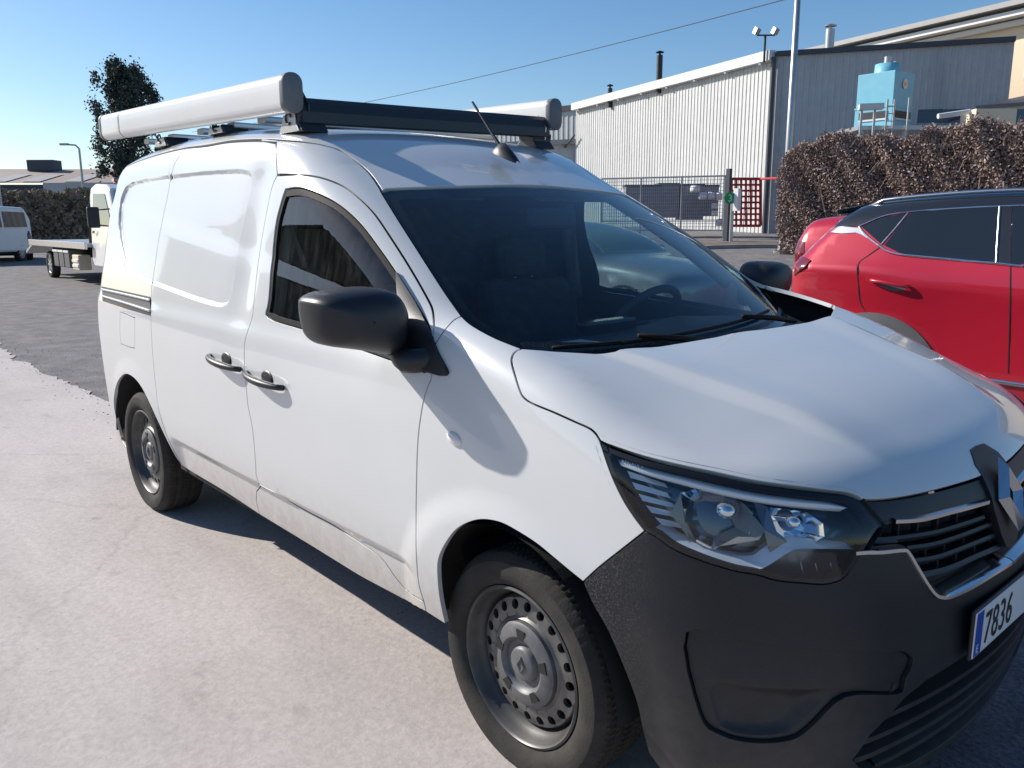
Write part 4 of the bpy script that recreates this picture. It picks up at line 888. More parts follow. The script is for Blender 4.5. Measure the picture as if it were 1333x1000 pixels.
sill=np.vstack([S(*DOOR_BOT),px((555,797)),S(*SILL_BOT[:-1])[::-1][1:],px((333.5,652),(334,640))])
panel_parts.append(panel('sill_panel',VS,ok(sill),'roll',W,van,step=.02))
for p in panel_parts: mirror_obj(p)
# bonnet: near half from the photograph, far half mirrored
def sym(P):
    P=ok(P); Q=P[::-1].copy(); Q[:,1]*=-1; return np.vstack([P,Q])
hood_half=np.vstack([px((952,434),(931,439),(890,446),(848,452),(800,457.5),(765,460),(720,457.5),(692,455)),S(*HOOD_SEAM)[::-1],S(*HOOD_FRONT)[1:],px((1277,600),(1276,581),(1283,574.5),(1290,571.5))])
hood_half=ok(hood_half); hood_half=hood_half[hood_half[:,1]<-.004]
hood_poly=np.vstack([hood_half,hood_half[::-1]*[1,-1,1]])
van_hood=panel('bonnet',VS,hood_poly,'roll',W,van,step=.024)
# roof: windscreen header, both gutters, rear edge
head=[(497,251),(502,247),(508,245.6),(556,243.8),(620,242),(659,241)]
roof_half=np.vstack([S(*head)[::-1],S(*GUTTER)[1:],gut_rear,roll_pts([(-3.46,a) for a in (62,70,80,89)])])
roof_half=ok(roof_half); roof_half=roof_half[roof_half[:,1]<-.004]
roof_poly=np.vstack([roof_half,roof_half[::-1]*[1,-1,1]])
van_roof=panel('roof_panel',VS,roof_poly,'roll',W,van,step=.035,gap=.005)
# windscreen on the cab surface alone (runs on below the bonnet edge)
def cab_f(p):
    x=p[:,0]; y=np.abs(p[:,1]); z=p[:,2]
    side=(y-van_side(x,z))*.96
    roof=(z-(_RC(x)-.026*(y/.62)**2-.006*(y/.66)**6))*.95
    xs=.055-1.79*(z-1.10)+.05*np.sin(np.clip((z-1.10)/.56,0,1)*np.pi)-.30*y*y-.10*y**4
    return smax(smax(roof,(x-xs)*.49,.05),side,.11)
CS=Surf(cab_f)
cpx=lambda *a:CS.px(np.array(a,float))
sc_half=np.vstack([CS.px(smooth_line(np.array(head,float),5))[::-1],CS.px(smooth_line(np.array(SCREEN_SIDE[::-1],float),5))[1:]])
sc_half=ok(sc_half); sc_half=sc_half[sc_half[:,1]<-.004]
base=CS.from_param(np.array([(y,1.095-.03*(abs(y)/.66)**2+.045*(abs(y)/.66)**2) for y in (-.60,-.5,-.4,-.3,-.2,-.1,-.01)]),'front')
screen_half=np.vstack([sc_half,ok(base)])
screen_poly=np.vstack([screen_half,screen_half[::-1]*[1,-1,1]])
P_screen=panel('windscreen',CS,screen_poly,'front',['glass'],van,step=.03,gap=.003,off=-.004,back=False,depth=.004)
q=CS.to_param(screen_poly,'front'); q=offset_poly(resample(q,.02,True),.035); frit_hole=CS.from_param(q,'front')
panel('windscreen_black_border',CS,screen_poly,'front',['rubber','rubber'],van,holes=[ok(frit_hole)],step=.03,gap=.003,off=-.0065,back=False,depth=.003)
# side window: rubber surround, glass
seal_in=offset_poly(resample(VS.to_param(ok(window),'roll'),.02,True),.016); seal_in3=ok(VS.from_param(seal_in,'roll'))
s1=panel('window_seal',VS,ok(window),'roll',['rubber','rubber'],van,holes=[seal_in3],step=.015,gap=.001,off=-.004,depth=.012)
s2=panel('side_window',VS,ok(window),'roll',['sideglass'],van,step=.016,gap=.004,off=-.011,depth=.003,back=False)
mirror_obj(s1); mirror_obj(s2)
# dark backing under every shut line
seam_lines=[DOOR_REAR,DOOR_TOP,DOOR_FRONT,DOOR_BOT,SLIDE_REAR[1:],LAMP_SIDE,HOOD_SEAM,PILLAR_SEAM,GUTTER,FEND_BUMP,[(334,640),(333.5,652),(338,668)],[(360,186),(360,202),(361,228)]]
sb=MB()
for L in seam_lines:
    P=ok(VS.px(smooth_line(np.array(L,float),4))); N=VS.grad(P); T=np.gradient(P,axis=0); T/=np.linalg.norm(T,axis=1,keepdims=True)+1e-12; B=np.cross(N,T); A=P-N*.0125
    for sgn in (1,-1):
        sb.sheet(np.stack([(A-B*.012)*[1,sgn,1],(A+B*.012)*[1,sgn,1]],1))
sb.build('seam_backing',van,['under'])['kind']='stuff'
# front: bumper, headlamp, grille
LAMP_TOP=[(784,579),(832,596.5),(877,608),(930,619.5),(980,630),(1028,637),(1079,643),(1104,646),(1118,653),(1130,667),(1144.5,684)]
LAMP_BOT=[(1144.5,684),(1130,705.4),(1113,734),(1101,749.6),(1089,757),(1070.5,760.7),(1045,759),(1011,755.6),(986,748.5),(960,744),(938,738),(905,727),(875,714),(854,699),(840,691.5)]
lamp=np.vstack([S(*LAMP_SIDE,n=4),S(*LAMP_TOP,n=4)[1:],S(*LAMP_BOT,n=4)[1:-1]])
CHROME_U=[(1113,722),(1127,721),(1149,720.5),(1174,718),(1181,721),(1192,739),(1204.6,760),(1215.4,774.5),(1224.4,779),(1237,778),(1264,766),(1300,744),(1316,734)]
# ------------------------------------------------------------------ van front end
FOG=[(893.6,824),(982,838),(1084,848),(1152,849.7),(1175.6,849),(1189,860),(1179,885),(1169,904),(1101,907),(1056.7,946.5),(1029.5,963.5),(982,967),(937.8,956.7),(910.6,929.5)]
_fp=px(*[tuple(p) for p in smooth_line(np.array(FOG,float),4,True)]); _fl=resample(np.stack([-_fp[:,1],_fp[:,2]],1),.02,True); fog_out={sg:ok(VS.from_param(_fl*[sg,1],'front')) for sg in (-1,1)}
def wrap_pts(pairs): return VS.from_param(np.array([(math.radians(a)*.8,z) for a,z in pairs]),'wrap')
bot_edge=wrap_pts([(-58,.215),(-52,.19),(-46,.178),(-40,.172),(-30,.17),(-20,.17),(-10,.17),(-.3,.17)])
bump_half=np.vstack([wrap_pts([(-.3,.17)])*0+bot_edge[-1:],bot_edge[::-1][1:],S(*BUMP_ARCH)[::-1],S(*FEND_BUMP)[1:],S(*LAMP_BOT)[::-1][1:-14],S(*CHROME_U)])
bump_half=ok(bump_half); bump_half=bump_half[bump_half[:,1]<-.003]
bump_poly=np.vstack([bump_half,bump_half[::-1]*[1,-1,1]])
lg=np.array([(-.575,.345),(-.545,.40),(-.50,.433),(-.454,.462),(-.384,.481),(-.253,.490),(-.1,.492),(0,.492)]); lgb=np.array([(0,.225),(-.2,.228),(-.35,.24),(-.45,.27),(-.54,.305)])
lgh=np.vstack([lg,lgb]); lgf=np.vstack([lgh,(lgh[1:-1] if False else lgh[::-1][1:])*[-1,1]])
lgf=np.vstack([lg,lg[::-1][1:]*[-1,1],lgb[::-1]*[-1,1],lgb[1:]])
low_open=VS.from_param(resample(lgf,.03,True),'front')
bumper=panel('front_bumper',VS,bump_poly,'wrap',['plastic','dark'],van,holes=[ok(low_open),fog_out[-1],fog_out[1]],step=.02,gap=.002,hgap=.0015,depth=.03,label='unpainted black plastic bumper, dusty towards the wheel')
# recessed fog-lamp blanks with a ledge and a hollow below it
VAN_SOFT['fog']=Relief(offset_poly(_fl,.022),-.012,.012,.002)
yy_=np.arange(.42,.84,.012); _lx=np.vstack([np.stack([yy_,.503+.10*(yy_-.62)+dz],1) for dz in (.016,.01,.004,-.002,-.008,-.014,-.02)]+[resample(offset_poly(_fl,g),.012,True) for g in (.012,.018,.024,.030,.036)])
fi=panel('fog_lamp_blank',VS,fog_out[-1],'wrap',['plastic','dark'],van,step=.016,gap=.002,off=-.011,depth=.02,back=False,extra=ok(VS.from_param(_lx*[-1,1],'front'))); mirror_obj(fi)
VAN_SOFT['fog']=None
panel('lower_grille_back',VS,ok(low_open),'front',['under','under'],van,step=.04,gap=-.01,off=-.05,back=False)
for z in (.278,.325,.372,.42):
    ys=np.linspace(-.585,.585,41); lim=np.interp(z,[.225,.305,.345,.40,.46,.49],[.35,.54,.575,.545,.455,.26]); ys=np.linspace(-lim,lim,41)
    P=ok(VS.from_param(np.stack([ys,np.full(41,z)],1),'front')); N=VS.grad(P); mb=MB()
    A=P-N*.012; Bk=P-N*.045
    mb.sheet(np.stack([A+[0,0,.006],A-[0,0,.006],Bk-[0,0,.010],Bk+[0,0,.010],A+[0,0,.006]],1)); mb.build('grille_slat',van,['plastic'],smooth=False)
# headlamp: glass-clear lens over a dark bowl with reflectors
lamp3=ok(lamp); 
def panel_sub(name,poly3,mats,off,parent,mode='wrap',**k): return panel(name,VS,poly3,mode,mats,parent,off=off,**k)
def shrink(P3,g,mode='wrap'): return ok(VS.from_param(offset_poly(resample(VS.to_param(P3,mode),.012,True),g),mode))
head_o=panel('headlamp',VS,lamp3,'wrap',['lens'],van,step=.02,gap=.003,off=.004,depth=.004,back=False,label='clear angular headlamp')
hp=[head_o]
hp.append(panel_sub('headlamp_housing',lamp3,['lampin','lampin'],-.07,head_o,step=.03,gap=-.012,back=False,depth=-.07))
hp.append(panel('headlamp_seal',VS,lamp3,'wrap',['rubber','rubber'],head_o,holes=[shrink(lamp3,.011)],step=.012,gap=.0015,off=.003,depth=.02,back=False))
def lampline(pts,n=4): return ok(S(*pts,n=n))
# upper light guide
g1=lampline([(802,597),(840,607),(880,616),(930,628),(980,638),(1030,645),(1075,650),(1108,659)])
lo=lampline([(806,606),(842,617),(880,626),(930,638),(980,648),(1030,654),(1075,658),(1104,660)])
mb=MB(); N1=VS.grad(g1); N2=VS.grad(lo); mb.sheet(np.stack([g1-N1*.012,g1-N1*.004*0-N1*.010,lo-N2*.010,lo-N2*.03],1)); hp.append(mb.build('light_guide',head_o,['lampw'],smooth=True))
# chrome lower blade
c1=lampline([(845,693),(875,711),(905,723),(938,733),(960,739),(985,743),(1000,739),(1030,720),(1046,716),(1085,716),(1120,716)],3)
c0=lampline([(850,688),(878,704),(908,715),(940,724),(965,728),(985,727),(1000,716),(1026,704),(1046,703),(1085,707),(1122,710)],3)
n_=min(len(c0),len(c1)); N1=VS.grad(c1[:n_]); N2=VS.grad(c0[:n_]); mb=MB(); mb.sheet(np.stack([c0[:n_]-N2*.055,c0[:n_]-N2*.03,c1[:n_]-N1*.010,c1[:n_]-N1*.03],1)); o=mb.build('chrome_blade',head_o,['lampw'],smooth=True); sharp(o.data,40); hp.append(o)
# main and inner reflector bowls with bulbs
def bowl(name,u,v,r,dep,sq=1.):
    P=px((u,v))[0]; N=VS.grad(P[None])[0]; fw=np.array([.93,N[1]*.35,.0]); fw/=np.linalg.norm(fw); sx=np.cross([0,0,1.],fw); sx/=np.linalg.norm(sx); up=np.cross(fw,sx); c=P-N*.014
    mb=MB(); prof=[(r*math.sin(t),-dep*math.cos(t)) for t in np.linspace(.12,math.pi/2,8)]
    mb.lathe(prof,28,f=lambda a,b,h:tuple(c+sx*a*sq+up*b+fw*h)); o=mb.build(name,head_o,['refl'],smooth=True)
    mb=MB(); mb.lathe([(.0001,.012),(.008,.010),(.011,0),(.011,-.03),(.006,-.05)],14,f=lambda a,b,h:tuple(c-fw*dep*.35+sx*a+up*b+fw*h)); o2=mb.build('bulb',head_o,['glossb'],smooth=True)
    mb=MB(); mb.lathe([(r*1.02,.004),(r*1.12,.0),(r*1.13,-.02)],28,f=lambda a,b,h:tuple(c+sx*a*sq+up*b+fw*h)); o3=mb.build('reflector_ring',head_o,['satin'],smooth=True)
    return [o,o2,o3]
def facet(name,rim_px,dep_rim,c_px,dep_c,m,ringk=None):
    P=px(*rim_px); N=VS.grad(P); C=px(c_px); NC=VS.grad(C); R_=P-N*dep_rim; Cc_=(C-NC*dep_c)[0]; mid=R_*.55+Cc_*.45-NC[0]*(dep_c-dep_rim)*.35; n=len(P); mb=MB()
    mb.add(np.vstack([R_,mid,[Cc_]]),[(i,(i+1)%n,n+(i+1)%n,n+i) for i in range(n)]+[(n+i,n+(i+1)%n,2*n) for i in range(n)]); return mb.build(name,head_o,[m])
hp.append(facet('reflector',[(884,640),(905,633),(935,636),(962,643),(985,668),(978,700),(955,716),(925,720),(902,709),(888,682)],.026,(934,678),.085,'refl'))
hp.append(facet('reflector',[(1004,657),(1030,659),(1058,663),(1080,680),(1082,700),(1062,712),(1035,710),(1016,694)],.024,(1040,684),.075,'refl'))
for rim,dep,m in (([(944,642),(969,646),(998,690),(990,704),(952,712),(930,716),(938,700),(960,690)],(.045,.040,.012,.012,.02,.03,.05,.05),'hub'),([(868,672),(884,640),(890,682),(905,712),(892,706)],(.03,.026,.026,.026,.03),'lampin'),([(986,648),(1003,656),(1016,694),(1034,711),(1005,722),(996,690)],(.03,.024,.024,.024,.02,.012),'lampin')):
    P=px(*rim); N=VS.grad(P); mb=MB(); mb.add(P-N*np.array(dep)[:,None],[tuple(range(len(rim)))]); hp.append(mb.build('lamp_shroud',head_o,[m]))
for (u,v,r) in ((946,664,.017),(1042,678,.013)):
    P=px((u,v))[0]; N=VS.grad(P[None])[0]; c=P-N*.035; mb=MB(); mb.lathe([(r*math.sin(t),r*math.cos(t)) for t in np.linspace(.01,math.pi-.01,9)],14,f=lambda a,b,h:tuple(c+np.array([h*1.25,a,b]))); hp.append(mb.build('bulb',head_o,['chrome'],smooth=True))
for k in range(9):
    u=1050+k*7; P=px((u,738-abs(k-4)*.6),(u+4,752)); N=VS.grad(P); mb=MB(); mb.tube(P-N*.03,.002,4); hp.append(mb.build('lens_rib',head_o,['lampin'])) if k%3==0 else None
# step-shaped side reflectors
for (a,b,c,d) in (((812,612),(860,624),(864,632),(816,622)),((818,628),(862,640),(866,649),(823,638)),((826,644),(868,657),(872,665),(832,654)),((836,660),(874,672),(878,680),(844,670)),((848,676),(880,688),(886,696),(858,686))):
    P=px(a,b,c,d); N=VS.grad(P); mb=MB(); mb.add(np.vstack([P-N*np.array([.016,.05,.05,.016])[:,None]]),[(0,1,2,3)]); hp.append(mb.build('side_reflector',head_o,['lampw']))
    mb=MB(); mb.add(np.vstack([P-N*np.array([.02,.052,.056,.022])[:,None]-[0,0,.006]]),[(0,1,2,3)]); 
tm=text_mesh('RENAULT',.011,.0003,space=1.15); P=px((806,602),(838,611)); ax=P[1]-P[0]; ax/=np.linalg.norm(ax); nn=VS.grad(P[:1])[0]; uu=np.cross(nn,ax)
n_=len(tm.vertices); co=np.empty(n_*3); tm.vertices.foreach_get('co',co); co=co.reshape(-1,3); wv=P[0]+np.outer(co[:,0],ax)+np.outer(co[:,1],uu)+np.outer(co[:,2],nn)-nn*.0085; tm.vertices.foreach_set('co',wv.ravel()); hp.append(link('lamp_lettering',tm,head_o,['platew']))
far=mirror_obj(head_o)
for o in hp[1:]: mirror_obj(o,far)
# upper grille
gr_half=np.vstack([S(*HOOD_FRONT[7:])[:],px((1290,640)) if False else wrap_pts([(-1,.87)]),S(*CHROME_U[1:])[::-1],S((1127,716),(1144.5,684),(1130,667),(1118,654))])
gr_half=ok(gr_half); gr_half=gr_half[gr_half[:,1]<-.003]
# centre line closes the half polygon
hf=S(*HOOD_FRONT[8:]); cu=S(*CHROME_U[2:]); lampedge=px((1127,714),(1144,686),(1132,669),(1120,655))
half=np.vstack([hf,wrap_pts([(-.3,.86)]),cu[::-1],lampedge]); half=ok(half); half=half[half[:,1]<-.002]
gp=np.vstack([half,half[::-1]*[1,-1,1]])
# order the outline by building it explicitly: top edge (hood), far side, bottom (chrome), back
top=ok(hf); top=top[top[:,1]<-.06]; bot=ok(cu); bot=bot[bot[:,1]<-.004]
outl=np.vstack([top,top[::-1]*[1,-1,1],(lampedge[::-1]*[1,-1,1]),bot*[1,-1,1],bot[::-1],lampedge])
gback=panel('grille_back',VS,outl,'front',['under','under'],van,step=.03,gap=.0,off=-.045,back=False)
# gloss band above the slats, chrome strip under it
st=S((1144,690),(1168,682),(1201,679),(1237,670),(1264,663),(1290,656)); st=ok(st); st=st[st[:,1]<-.02]
band=np.vstack([top,top[::-1]*[1,-1,1],lampedge[::-1][2:]*[1,-1,1],st*[1,-1,1],st[::-1],lampedge[2:]])
panel('grille_top_band',VS,band,'front',['plastic','dark'],van,step=.02,gap=.003,off=-.006,depth=.03,back=False)
for sg in (1,-1):
    P=ok(S((1166,679.5),(1201,677),(1237,668),(1264,661),(1288,654)))*[1,sg,1]; N=VS.grad(P); mb=MB()
    mb.sheet(np.stack([P-N*.012+[0,0,.012],P+N*.001+[0,0,.004],P+N*.001-[0,0,.004],P-N*.02-[0,0,.006]],1)); o=mb.build('chrome_strip',van,['chrome']); sharp(o.data,30)
    Pc=ok(S(*CHROME_U,n=6)); Pc=Pc[Pc[:,1]<.001]*[1,sg,1]; N=VS.grad(Pc); T=np.gradient(Pc,axis=0); T/=np.linalg.norm(T,axis=1,keepdims=True); B=np.cross(N,T)*sg
    mb=MB(); mb.sheet(np.stack([Pc-B*.003-N*.004,Pc-B*.001+N*.004,Pc+B*.006+N*.004,Pc+B*.010-N*.002,Pc+B*.022-N*.042],1)); o=mb.build('chrome_surround',van,['chrome']); sharp(o.data,40)
    for row in ([(1140,704),(1165,704),(1221,696),(1260,685),(1289,675)],[(1188,716),(1222,711),(1260,699),(1300,683)],[(1196,733),(1230,727),(1270,712),(1306,697)],[(1205,751),(1240,743),(1275,728),(1309,713)]):
        P=ok(S(*row))*[1,sg,1]; P=P[P[:,1]*sg<-.0]; N=VS.grad(P); mb=MB()
        mb.sheet(np.stack([P-N*.014+[0,0,.007],P-N*.010,P-N*.014-[0,0,.007],P-N*.04-[0,0,.009],P-N*.04+[0,0,.009],P-N*.014+[0,0,.007]],1)); o=mb.build('grille_slat',van,['plastic']); sharp(o.data,40)
    for k,(u,v) in enumerate([(1160,694),(1183,693),(1208,690),(1234,684),(1259,676),(1195,724),(1218,720),(1243,712),(1268,704),(1210,743),(1234,736),(1258,727),(1282,716)]):
        p0=px((u,v))[0]*[1,sg,1]; mb=MB(); mb.box(p0-[.028,0,0],(.014,.006,.03)); mb.build('grille_rib',van,['plastic'])
# emblem on a black shield
shield=np.array([(0,.922),(.044,.920),(.076,.897),(.082,.86),(.085,.80),(.06,.735),(.035,.70),(0,.69)]); sh=np.vstack([shield,shield[::-1][1:-1]*[-1,1]])
panel('emblem_shield',VS,VS.from_param(resample(sh,.02,True),'front'),'front',['plastic','dark'],van,step=.014,gap=0,off=.0015,depth=.03,back=False)
ec=VS.from_param(np.array([[0.,.818]]),'front')[0]; en=VS.grad(ec[None])[0]; eu=np.array([-en[2],0,en[0]]); eu=eu if eu[2]>0 else -eu
mb=MB(); hh,hw=.092,.066
def EP(a,b,h): return ec+np.array([0,1,0])*a+eu*b+en*(h+.006)
ol=[(0,hh),(hw,0),(0,-hh),(-hw,0)]; md=[(0,hh*.70),(hw*.66,0),(0,-hh*.70),(-hw*.66,0)]; il=[(0,hh*.40),(hw*.34,0),(0,-hh*.40),(-hw*.34,0)]
V=[EP(a,b,.0) for a,b in ol]+[EP(a,b,.018) for a,b in md]+[EP(a,b,.002) for a,b in il]
mb.add(V,[(i,(i+1)%4,4+(i+1)%4,4+i) for i in range(4)]+[(4+i,4+(i+1)%4,8+(i+1)%4,8+i) for i in range(4)]); mb.build('emblem',van,['chrome'])
# number plate
mb=MB(); mb.box((.893,0,.557),(.008,.53,.12)); mb.build('plate_holder',van,['plastic'],bevel=.003)
mb=MB(); mb.box((.8985,0,.557),(.003,.52,.11)); plate=mb.build('number_plate',van,['platew'],bevel=.0008)
mb=MB(); mb.box((.9003,-.237,.557),(.0012,.040,.104)); mb.build('plate_band',plate,['blue'])
def plate_text(t,y0,z0,size,m,sx=1.):
    tm=text_mesh(t,size,.0004,space=1.06); n_=len(tm.vertices); co=np.empty(n_*3); tm.vertices.foreach_get('co',co); co=co.reshape(-1,3)
    tm.vertices.foreach_set('co',np.stack([.9012+co[:,2],y0+co[:,0]*sx,z0+co[:,1]],1).ravel()); return link('plate_characters',tm,plate,[m])
plate_text('7836',-.205,.5175,.112,'blackink',.78); plate_text('E',-.2475,.512,.028,'platew')
# ------------------------------------------------------------------ wheels
def wheel(name,x,y,sgn=-1,parent=van,rt=.312,rr=.221,width=.195,mats=('tyre','rim','hub','steel')):
    """y = outer face of the rim; sgn -1: faces -y"""
    w=empty(name); w.parent=parent; w.location=(x,y,rt)
    fm=lambda a,b,h:(a,sgn*h,b)
    # tyre with grooves and sipes, cut into the tread
    n=300; prof=[]
    H0=.020; half=width
    pr=[(rr-.006,-.012),(rr+.004,.004),(rr+.022,.015),(rr+.045,H0),(rr+.066,.016),(rt-.012,.004),(rt-.004,-.006)]
    tread=[(rt,-.016),(rt+.001,-.034),(rt-.008,-.036),(rt-.008,-.042),(rt+.001,-.044),(rt+.002,-.066),(rt-.008,-.068),(rt-.008,-.076),(rt+.002,-.078),(rt+.002,-.104),(rt-.008,-.106),(rt-.008,-.114),(rt+.002,-.116),(rt+.001,-.136),(rt-.008,-.138),(rt-.008,-.144),(rt+.001,-.146),(rt,-.162)]
    inn=[(rt-.006,-.174),(rt-.03,-.186),(rr+.03,-.19),(rr,-.17),(rr-.03,-.12)]
    prof=pr+tread+inn; m=len(prof); V=[];F=[]
    for k in range(n):
        t=2*math.pi*k/n; 
        for i,(r,h) in enumerate(prof):
            rr_=r
            if len(pr)<=i<len(pr)+len(tread):
                ph=(k+int(2.6*math.sin(h*70)))%3
                if ph==0: rr_=min(r,rt-.0045)
            if i in (len(pr)-1,len(pr)-2) and (k%6==0): rr_=r-.002
            V.append(fm(rr_*math.cos(t),rr_*math.sin(t),h))
    for k in range(n):
        for i in range(m-1): F.append((k*m+i,((k+1)%n)*m+i,((k+1)%n)*m+i+1,k*m+i+1))
    mb=MB(); mb.add(V,F); o=mb.build('tyre',w,[mats[0]]); sharp(o.data,28)
    mb=MB(); mb.lathe([(rr-.004,-.012),(rr-.002,.003),(rr-.008,.006),(rr-.014,.0),(rr-.016,-.02),(rr-.026,-.032),(rr-.036,-.055),(rr-.05,-.10),(rr-.05,-.16)],72,f=fm); o=mb.build('rim',w,[mats[1]],smooth=True); sharp(o.data,40)
    # disc with a ring of round holes: built as radial cells around each hole
    nh=20; r0,r1=.128,.176; V=[];F=[]; hole_r=.0135; rc=.158; K=16
    mb=MB()
    for k in range(nh):
        a0=2*math.pi*(k-.5)/nh; a1=2*math.pi*(k+.5)/nh; am=(a0+a1)/2
        outer=[]
        for s in range(K):
            th=2*math.pi*s/K; 
            dx,dy=math.cos(th),math.sin(th)
            # square cell boundary in (radius, angle)
            q=max(abs(dx),abs(dy)); u,v=dx/q,dy/q
            rad=rc+u*(r1-rc if u>0 else rc-r0); ang=am+v*(a1-a0)/2
            outer.append((rad*math.cos(ang),rad*math.sin(ang)))
        cx,cy=rc*math.cos(am),rc*math.sin(am)
        inner=[(cx+hole_r*math.cos(am+2*math.pi*s/K),cy+hole_r*math.sin(am+2*math.pi*s/K)) for s in range(K)]
        hgt=lambda x,y:-.030-.25*max(0,math.hypot(x,y)-.150)
        V=[fm(x,y,hgt(x,y)) for x,y in outer]+[fm(x,y,hgt(x,y)) for x,y in inner]+[fm(x,y,hgt(x,y)-.012) for x,y in inner]
        F=[(i,(i+1)%K,K+(i+1)%K,K+i) for i in range(K)]+[(K+i,K+(i+1)%K,2*K+(i+1)%K,2*K+i) for i in range(K)]
        mb.add(V,F)
    mb.lathe([(r1,-.0365),(r1+.006,-.05),(rr-.046,-.075)],60,f=fm)
    mb.lathe([(.128,-.030),(.122,-.024),(.116,-.026),(.10,-.034)],60,f=fm)
    o=mb.build('wheel_disc',w,[mats[3]]); bm=bmesh.new(); bm.from_mesh(o.data); bmesh.ops.remove_doubles(bm,verts=bm.verts,dist=1e-5); bmesh.ops.recalc_face_normals(bm,faces=bm.faces); bm.to_mesh(o.data); bm.free(); sharp(o.data,40)
    mb=MB(); mb.lathe([(.118,-.04),(.116,-.016),(.108,-.010),(.078,-.006),(.070,-.012),(.066,-.022),(.05,-.024),(.046,-.014),(.040,-.010),(.0001,-.009)],60,f=fm); o=mb.build('hub_cap',w,[mats[2]],smooth=True); sharp(o.data,35)
    for k in range(5):
        a=2*math.pi*(k+.25)/5
        mb=MB()
        for s in (-1,1): pass
        c=np.array([math.cos(a),math.sin(a)]); tn=np.array([-c[1],c[0]])
        q=[c*.100-tn*.016,c*.100+tn*.016,c*.074+tn*.011,c*.074-tn*.011]
        mb.prism([tuple(p) for p in q],-.0135,-.0055,f=fm); mb.build('cap_recess',w,['under'])
    dm=[(0,.026),(.018,0),(0,-.026),(-.018,0)]; di=[(a*.45,b*.45) for a,b in dm]
    mb=MB(); mb.add([fm(a,b,-.0085) for a,b in dm]+[fm(a*.75,b*.75,-.0045) for a,b in dm]+[fm(a,b,-.0085) for a,b in di],[(i,(i+1)%4,4+(i+1)%4,4+i) for i in range(4)]+[(4+i,4+(i+1)%4,8+(i+1)%4,8+i) for i in range(4)]); mb.build('cap_emblem',w,[mats[3]])
    mb=MB(); mb.lathe([(.17,-.10),(.02,-.10)],40,f=fm); mb.lathe([(.135,-.085),(.135,-.105)],40,f=fm); mb.build('brake_disc',w,['under'])
    return w
wheel('wheel',0.,-.815); wheel('wheel',-2.812,-.848); wheel('wheel',0.,.815,1); wheel('wheel',-2.812,.848,1)
# wheel wells, underbody
for ax,ra in ((0.,.395),(-2.812,.42)):
    for sg in (-1,1):
        mb=MB(); t=np.linspace(math.radians(5),math.radians(175),40)
        G=np.array([[(ax+ra*math.cos(a),sg*yy,.315+ra*math.sin(a)) for yy in (.868,.70,.55)] for a in t])
        mb.sheet(G); mb.add([(ax+ra*math.cos(a),sg*.55,.315+ra*math.sin(a)) for a in t]+[(ax,sg*.55,.34)],[(i,i+1,len(t)) for i in range(len(t)-1)]); mb.build('wheel_arch_liner',van,['under'],recalc=False)
mb=MB(); mb.box((-1.40,0,.37),(2.02,1.64,.12)); mb.box((-1.4,0,.30),(3.9,1.05,.12)); mb.box((-3.3,0,.40),(.3,1.5,.3)); mb.box((.55,0,.33),(.42,1.2,.22)); mb.build('underbody',van,['under'])
# rear end of the van
mb=MB(); G=[]
for z in np.linspace(.22,1.66,24):
    row=[]
    for y in np.linspace(-.78,.78,24):
        row.append((-3.49+.04*(y/.8)**2+.05*max(z-1.1,0),y*(1 if z<1.1 else 1-.26*(z-1.1)),z))
    G.append(row)
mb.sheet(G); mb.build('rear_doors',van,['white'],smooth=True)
# ------------------------------------------------------------------ door mirrors
def van_mirror():
    r=[]
    mpx=[(395,398),(396.5,393),(401.5,388),(416,381.5),(446,376.5),(479,373.5),(504,376),(518.6,385),(527,401),(529,416),(527,440),(520,458),(505,463),(482,460),(451,457),(421,454),(408,447),(401,436),(396.5,418)]
    xm=-.42; Q=np.array([on(0,u,v,xm) for u,v in smooth_line(np.array(mpx,float),3,True)])[:,1:]
    c=Q.mean(0); Q=c+(Q-c)*[.86,.97]+[.012,0]; c=Q.mean(0); rings=[(-.075,.90),(-.07,.97),(-.05,1.0),(0.,1.0),(.03,.965),(.055,.88),(.075,.72),(.088,.50),(.094,.22),(.095,.02)]
    mb=MB(); G=[]
    for dx,s in rings:
        q=c+(Q-c)*s; q=np.vstack([q,q[:1]])
        G.append([(xm+dx*1.0+.30*(y+.86)*.35-.0,y,z) for y,z in q])
    mb.sheet(G); n=len(Q); o=mb.build('door_mirror',van,['mirrorpl'],smooth=True); r.append(o)
    q=c+(Q-c)*.90; mb=MB(); mb.add([(xm-.072+.105*(y+.86),y,z) for y,z in q],[tuple(range(len(q)))]); m2=mb.build('mirror_glass',o,['chrome']); r.append(m2)
    # lower cap line
    q=np.array([(xm+.012+.105*(y+.86),y,z) for y,z in c+(Q-c)*1.003]); 
    arm=[np.array(on(0,492,440,xm)),np.array(on(0,515,455,xm))+[.01,0,0],px((540,468))[0]+[.0,-.03,0],px((556,468))[0]+[0,.02,0]]
    mb=MB(); mb.tube(smooth_line(np.array(arm),5),[.030]*5+[.030]*5+[.034]*5+[.040],14); m3=mb.build('mirror_arm',o,['mirrorpl'],smooth=True); r.append(m3)
    sail=px((517,355),(540,392),(561,432),(572,460),(583,480),(585,486),(582,489),(574,489.5),(555,484),(535,477),(527,470),(524,440),(520,400))
    s=panel('mirror_sail',VS,ok(sail),'roll',['mirrorpl','dark'],o,step=.02,gap=0.,off=.010,depth=.02,back=False); r.append(s)
    far=mirror_obj(o)
    for k in r[1:]: mirror_obj(k,far)
van_mirror()
